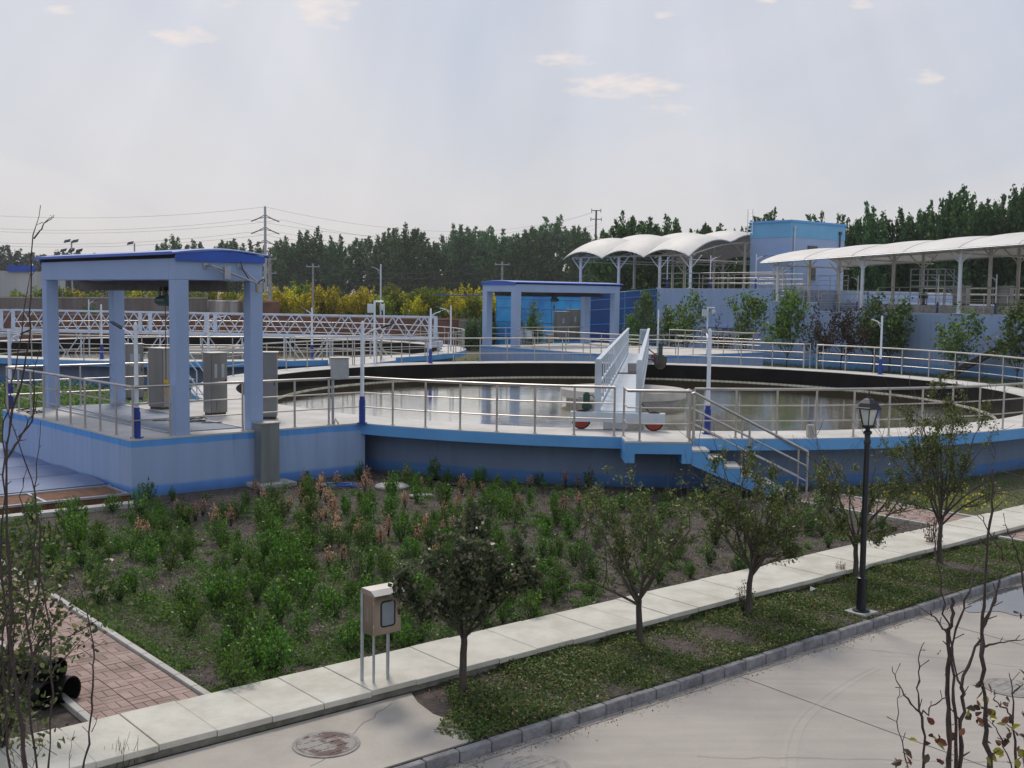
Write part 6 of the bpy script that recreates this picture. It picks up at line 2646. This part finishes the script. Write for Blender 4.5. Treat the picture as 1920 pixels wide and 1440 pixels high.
# open channel pit with covers left of the platform
t = thing('channel_pit', 'channel with blue grey sheet covers and a rusty grid beside the left platform', 'pit', uv(6, 25))
mb = MB()
mb.prism(uvpoly(2.5, 9.62, 24.0, 24.3), -.3, .10)
part('concrete_edge', mb, 'concrete', t, bevel=.01)
mb = MB()
mb.prism(uvpoly(2.5, 9.62, 24.31, 24.80), -.3, .006)
part('dark_opening', mb, 'dark_gap', t)
mb = MB()
mb.prism(uvpoly(2.5, 9.55, 24.82, 26.1), -.2, .15)
part('rusty_bed', mb, 'rust', t)
mb = MB()
for vv in (24.82, 26.12):
    mb.box(uv(6.04, vv, .16), 7.1, .07, .05, U, V)
for uu in (2.6, 4.3, 6.0, 7.7, 9.5):
    mb.box(uv(uu, 25.47, .1605), .06, 1.2, .045, U, V)
part('grid_frame', mb, 'galvanised', t)
mb = MB()
for k in range(5):
    v0, v1 = 26.2 + k * 1.9, 26.2 + (k + 1) * 1.9 - .04
    n = 10
    vs = []
    for i in range(n + 1):
        f = i / n
        z = .19 + .05 * math.sin(math.pi * f)
        vs += [tuple(uv(2.5, v0 + (v1 - v0) * f, z)), tuple(uv(9.5, v0 + (v1 - v0) * f, z + .02))]
    vs += [tuple(uv(2.5, v1, -.1)), tuple(uv(9.5, v1, -.1)), tuple(uv(2.5, v0, -.1)), tuple(uv(9.5, v0, -.1))]
    fs = [(2 * i, 2 * i + 1, 2 * i + 3, 2 * i + 2) for i in range(n)]
    b0 = 2 * (n + 1)
    fs += [(2 * n, 2 * n + 1, b0 + 1, b0), (0, 1, b0 + 3, b0 + 2)]
    fs += [tuple([2 * i + 1 for i in range(n + 1)] + [b0 + 1, b0 + 3]), tuple([2 * i for i in range(n + 1)] + [b0, b0 + 2])]
    mb.add(vs, fs)
part('sheet_cover', mb, 'sheet_cover', t)

# lid, slab and hose by the wall
c = G(735, 915, .01)
mb = MB()
mb.lathe(c, [(.42, 0), (.43, .05), (.40, .08)], 28)
solo('round_lid', mb, 'stone_grey', 'round pale concrete lid lying in the bed by the wall junction', 'lid', smooth=True)
c = G(790, 932, .01)
mb = MB()
mb.box(c + Z * .03, .55, .22, .06, (U - V * .4).normalized())
solo('stone_slab', mb, 'stone_grey', 'small flat grey stone lying in the bed right of the round lid', 'stone', bevel=.02)
mb = MB()
pts = []
g = np.random.default_rng(5)
c = G(628, 912, .02)
for k in range(60):
    th = k * .45
    pts.append(c + Vector(((.35 + .05 * math.sin(k * .7)) * math.cos(th) * 1.1 + k * .002, (.22 + .04 * math.cos(k * .9)) * math.sin(th), .02 + .01 * (k % 5))))
mb.path(pts, .016, 6)
solo('garden_hose', mb, 'blue_hose', 'blue hose lying coiled on the soil below the platform wall', 'hose', smooth=True)
mb = MB()
pts = [G(760 + 6 * k, 905 + 6 * math.sin(k * .5), .03) for k in range(18)]
mb.path(pts, .018, 5)
solo('garden_hose', mb, 'pipe_black', 'thin dark hose trailing on the soil under the tank rim', 'hose', smooth=True)
# litter by the sidewalk near the lantern
c = G(1506, 1100, .0)
mb = MB()
mb.cyl(c + Z * .0, c + Z * .10 + U * .02, .04, 10, .05)
solo('plastic_cup', mb, 'far_white', 'crumpled pale plastic cup at the sidewalk edge left of the lantern post', 'cup')
mb = MB()
c = G(1525, 1108, .0)
mb.add([c + U * x + V * y + Z * z for x, y, z in ((-.1, 0, .0), (0, -.05, .05), (.1, 0, .01), (.02, .06, .06), (-.04, .03, .08), (.0, 0, .0))], [(0, 1, 4), (1, 2, 4), (2, 3, 4), (3, 0, 4), (0, 5, 1), (1, 5, 2), (2, 5, 3), (3, 5, 0)])
solo('plastic_bag', mb, 'membrane', 'small crumpled white plastic bag in the green strip left of the lantern post', 'bag')


# ================================================================== NEAR BRANCHES
def stem_plant(name, label, stems, leaves, leafm, lsize, barkm='bark_dark', seed=1, twigs=True, cat='shrub', leaf_pts=None):
    """stems: list of (depth, base_extra, r0, r1, [(px, py)...]) from low to high; stands on the ground"""
    g = np.random.default_rng(seed)
    mb = MB()
    allp = []
    base = None
    for (Y, r0, r1, pts) in stems:
        P3 = [D(px, py, Y + .05 * math.sin(i * 1.7 + px)) for i, (px, py) in enumerate(pts)]
        if pts[0][1] >= 1435:
            foot = Vector((P3[0].x * .98 + (0 if base is None else .0), Y, -.02))
            if base is None:
                base = foot
            low = base.lerp(foot, .35)
            low.z = -.02
            P3 = [low, low.lerp(P3[0], .5) + Vector((g.normal() * .02, 0, 0))] + P3
        m = len(P3)
        # refine with small irregularities
        Q_ = [P3[0]]
        for i in range(1, m):
            for f in (.34, .67, 1.0):
                q = P3[i - 1].lerp(P3[i], f)
                if f < 1:
                    q = q + Vector(g.normal(size=3)) * .006
                Q_.append(q)
        n = len(Q_)
        rad_ = [(r0 + (r1 - r0) * i / (n - 1)) * (1 + .12 * g.normal()) for i in range(n)]
        rad_ = [max(.0015, x) for x in rad_]
        mb.path(Q_, r0, 7, radii=rad_)
        allp += Q_[2:]
        if twigs:
            for i in range(4, n, 3):
                if Q_[i].z < 1.0:
                    continue
                d = (Q_[i] - Q_[i - 1]).normalized()
                s = Vector(g.normal(size=3))
                s = (s - d * s.dot(d)).normalized()
                e_ = Q_[i] + (s * .7 + d * .7) * .05 * (.4 + g.random())
                mb.path([Q_[i], e_], .003, 4, radii=[rad_[i] * .5, .0022])
    t = thing(name, label, cat, base if base is not None else allp[0])
    part('stem', mb, barkm, t, True)
    if leaves:
        cs = []
        for (px, py, Y, n_, sp) in leaf_pts:
            q = D(px, py, Y)
            cs.append(np.array(q) + g.normal(size=(n_, 3)) * sp)
        cs = np.vstack(cs)
        # larger leaves made of two folded halves
        me = big_leaves('foliage', cs, lsize, leafm, g)
        o = link('foliage', me, t)
    return t


def big_leaves(name, cs, size, mats_, g):
    n = len(cs)
    prof = [(0, 0), (.25, .30), (.55, .34), (.82, .18), (1.0, 0)]
    vs, fs, mi = [], [], []
    for i in range(n):
        a = g.normal(size=3)
        a[2] += .2
        a /= np.linalg.norm(a)
        nr = g.normal(size=3)
        nr[2] += 1.0
        b_ = np.cross(a, nr)
        b_ /= np.linalg.norm(b_)
        c_ = np.cross(b_, a)
        s = size * (.6 + .7 * g.random())
        o = len(vs)
        curl = g.uniform(-.25, .35)
        for k, (x, y) in enumerate(prof):
            mid = cs[i] + a * x * s - c_ * (curl * x * x * s)
            vs.append(tuple(mid))
            vs.append(tuple(mid + b_ * y * s + c_ * y * s * .35))
            vs.append(tuple(mid - b_ * y * s + c_ * y * s * .35))
        for k in range(4):
            p, q = o + 3 * k, o + 3 * (k + 1)
            fs.append((p, q, q + 1, p + 1))
            fs.append((p, p + 2, q + 2, q))
        m_ = int(g.integers(0, len(mats_)))
        mi += [m_] * 8
    me = bpy.data.meshes.new(name)
    me.from_pydata(vs, [], fs)
    for m in mats_:
        me.materials.append(MATS[m])
    me.polygons.foreach_set('material_index', mi)
    me.update()
    return me


Y0 = 5.2
stem_plant('bare_shrub', 'nearly bare brown stemmed shrub with rusty leaves in the lower right foreground', [
    (Y0, .016, .007, [(1779, 1445), (1780, 1380), (1776, 1300), (1780, 1230), (1778, 1180), (1788, 1150), (1784, 1120)]),
    (Y0 + .05, .012, .004, [(1798, 1445), (1800, 1370), (1806, 1320), (1802, 1290), (1823, 1230), (1840, 1180), (1862, 1130), (1880, 1070)]),
    (Y0 + .03, .010, .0035, [(1792, 1445), (1793, 1360), (1787, 1290), (1783, 1220), (1800, 1160), (1818, 1110), (1826, 1060)]),
    (Y0 + .02, .006, .002, [(1806, 1295), (1793, 1262), (1786, 1215), (1780, 1170), (1764, 1110), (1755, 1050), (1752, 1010), (1760, 960)]),
    (Y0 - .1, .008, .002, [(1731, 1445), (1733, 1400), (1729, 1345), (1722, 1300), (1722, 1260), (1724, 1225), (1733, 1205)]),
    (Y0 - .1, .005, .0015, [(1724, 1335), (1708, 1320), (1692, 1295), (1680, 1275), (1673, 1250)]),
    (Y0 - .1, .005, .002, [(1728, 1340), (1742, 1328), (1762, 1315), (1776, 1306)]),
    (Y0 - .15, .004, .0015, [(1704, 1445), (1694, 1405), (1684, 1370), (1683, 1320), (1686, 1290)]),
    (Y0, .006, .002, [(1780, 1200), (1768, 1180), (1750, 1155), (1745, 1145)]),
], True, ['leaf_red', 'leaf_red', 'leaf_purple', 'leaf_lime'], .05, seed=3, leaf_pts=[
    (1760, 1358, Y0, 5, .035), (1740, 1380, Y0, 4, .03), (1765, 1390, Y0, 3, .03), (1700, 1418, Y0 - .1, 7, .04), (1745, 1425, Y0 - .1, 4, .03), (1730, 1436, Y0 - .1, 3, .03), (1757, 1222, Y0, 1, .01), (1786, 1380, Y0, 3, .03)])
Y1 = 5.6
stem_plant('bare_shrub', 'tall dark straight stem with side twigs and rusty leaves near the right border', [
    (Y1, .016, .004, [(1856, 1445), (1850, 1370), (1846, 1300), (1840, 1230), (1842, 1170), (1846, 1120), (1850, 1050), (1856, 980), (1862, 920), (1861, 878)]),
    (Y1, .006, .002, [(1842, 1180), (1856, 1150), (1868, 1120), (1876, 1090)]),
    (Y1, .006, .002, [(1838, 1215), (1862, 1208), (1890, 1202), (1925, 1197)]),
    (Y1 + .1, .010, .002, [(1905, 1445), (1904, 1390), (1900, 1330), (1898, 1290), (1892, 1262)]),
    (Y1 + .1, .005, .002, [(1900, 1345), (1875, 1325), (1866, 1305), (1864, 1300)]),
    (Y1 + .1, .006, .002, [(1898, 1445), (1880, 1400), (1868, 1365), (1855, 1340)]),
    (Y1 + .1, .005, .002, [(1900, 1300), (1912, 1288), (1918, 1282)]),
    (Y1, .008, .002, [(1922, 1445), (1920, 1380), (1926, 1300)]),
    (Y1, .005, .0018, [(1880, 1050), (1868, 1020), (1850, 990), (1838, 965)]),
    (Y1 + .3, .006, .0018, [(1930, 1160), (1915, 1060), (1900, 1020), (1888, 990), (1880, 985)]),
], True, ['leaf_red', 'leaf_purple', 'leaf_purple', 'leaf_lime'], .05, seed=4, leaf_pts=[
    (1838, 1280, Y1, 3, .02), (1838, 1308, Y1, 3, .03), (1828, 1330, Y1, 4, .03), (1862, 1330, Y1, 7, .045), (1876, 1350, Y1, 6, .05), (1890, 1370, Y1, 6, .05), (1912, 1360, Y1, 6, .05), (1885, 1400, Y1, 7, .06), (1915, 1410, Y1, 6, .05), (1850, 1350, Y1, 4, .04), (1900, 1435, Y1, 6, .05), (1918, 1262, Y1, 2, .02), (1878, 1323, Y1, 2, .02), (1911, 1153, Y1, 2, .015)])
Y2 = 6.5
stem_plant('bare_shrub', 'tall leafless shrub with thin upright stems at the left border', [
    (Y2, .016, .002, [(48, 1445), (34, 1330), (22, 1220), (20, 1120), (14, 1020), (12, 940), (12, 860), (20, 790), (40, 720), (55, 640), (58, 560), (62, 440), (76, 385)]),
    (Y2, .005, .0015, [(64, 447), (78, 430), (92, 410), (101, 403)]),
    (Y2, .010, .002, [(70, 1445), (55, 1330), (62, 1240), (48, 1150), (60, 1060), (70, 980), (60, 900), (35, 830), (14, 770), (8, 720)]),
    (Y2 + .1, .009, .002, [(20, 1445), (10, 1330), (4, 1220), (8, 1120), (2, 1020), (10, 930), (4, 820), (20, 740), (34, 660), (45, 580), (60, 500)]),
    (Y2, .008, .002, [(90, 1445), (100, 1300), (96, 1200), (80, 1100), (62, 1040), (50, 980), (36, 930), (50, 880)]),
    (Y2 + .2, .007, .002, [(35, 820), (60, 790), (64, 740), (62, 700), (75, 650)]),
    (Y2 + .1, .007, .0018, [(60, 1180), (74, 1090), (76, 1000), (66, 940), (68, 870), (76, 790)]),
    (Y2 - .1, .007, .0018, [(10, 870), (28, 835), (50, 800), (66, 770), (72, 740)]),
], False, None, 0, seed=6, cat='shrub')
stem_plant('bare_sapling', 'single thin bare sapling standing before the brick path', [
    (7.5, .010, .0018, [(155, 1445), (168, 1395), (173, 1330), (175, 1260), (176, 1220), (168, 1170), (155, 1120), (140, 1085), (128, 1060)]),
    (7.5, .004, .0012, [(172, 1372), (180, 1355), (186, 1340)]),
    (7.5, .003, .0012, [(130, 1445), (134, 1400), (140, 1370)]),
    (7.5, .004, .0012, [(60, 1445), (80, 1400), (90, 1362)]),
    (7.5, .003, .0012, [(38, 1445), (40, 1390), (42, 1360)]),
], False, None, 0, seed=7, cat='sapling')
# leafy bush at the left border
lb_m = []
g = np.random.default_rng(77)
mb = MB()
tips = []
base = G(-10, 1440, 0)
base = Vector((-5.12, 11.0, 0))
for k in range(20):
    th = 6.28 * k / 20
    grow(mb, g, base, Vector((math.cos(th) * .28, math.sin(th) * .28, 1)), 1.35, .016, 2, tips, .6, 3, .1, .12, .003, 5, 4, .55)
t = thing('leafy_bush', 'broad leaved olive green bush at the left border above the black pipes', 'bush', base)
part('stem', mb, 'bark_dark', t, True)
T_ = np.array([tuple(q) for q in tips])
T_ = T_[T_[:, 2] > .35]
cs = T_[g.choice(len(T_), 3000)] + g.normal(size=(3000, 3)) * .055
o = link('foliage', big_leaves('foliage', cs, .062, ['leaf_olive', 'leaf_olive', 'leaf_greybrown'], g), t)

# grit swept against the kerb and on the paving
def grit(g, n):
    u_ = g.uniform(2, 30, n)
    v_ = V_KERB - .03 - np.abs(g.normal(size=n)) * .12
    p = u_[:, None] * Un + v_[:, None] * Vn
    p[:, 2] = -.124
    return p


scatter(2600, grit, .022, ['stone_grey', 'soil', 'litter'], 'gutter_grit', .006, 41, 2.0, .7, mw=[.4, .4, .2])
scatter(260, uvs(-1, 12, 9.2, 11.8), .03, ['litter', 'leaf_dry', 'soil'], 'leaf_litter', .004, 42, 2.0, .5, mw=[.5, .1, .4]) if False else None

# tufts of thin grass stalks by the sidewalk
mb = MB()
g = np.random.default_rng(9)
for k in range(16):
    p = G(232 + g.normal() * 22, 1436 + g.normal() * 4, 0)
    mb.path([p, p + Z * (.15 + .18 * g.random()) + U * g.normal() * .05], .003, 4, radii=[.004, .0015])
solo('grass_tuft', mb, 'leaf_weed', 'tuft of thin green stalks at the front edge of the sidewalk near the lower left', 'grass tuft')

# ------------------------------------------------------------------ thin haze over the fields
hm = bpy.data.materials.new('haze')
hm.use_nodes = True
t = hm.node_tree
t.nodes.remove(t.nodes['Principled BSDF'])
pv = t.nodes.new('ShaderNodeVolumePrincipled')
pv.inputs['Color'].default_value = (.92, .95, 1.0, 1)
pv.inputs['Density'].default_value = 0.00020
pv.inputs['Anisotropy'].default_value = 0.2
t.links.new(pv.outputs[0], t.nodes['Material Output'].inputs['Volume'])
MATS['haze'] = hm
mb = MB()
mb.box((0, 400, 14), 1600, 1300, 32)
struct('haze', mb, 'haze', kind='stuff')
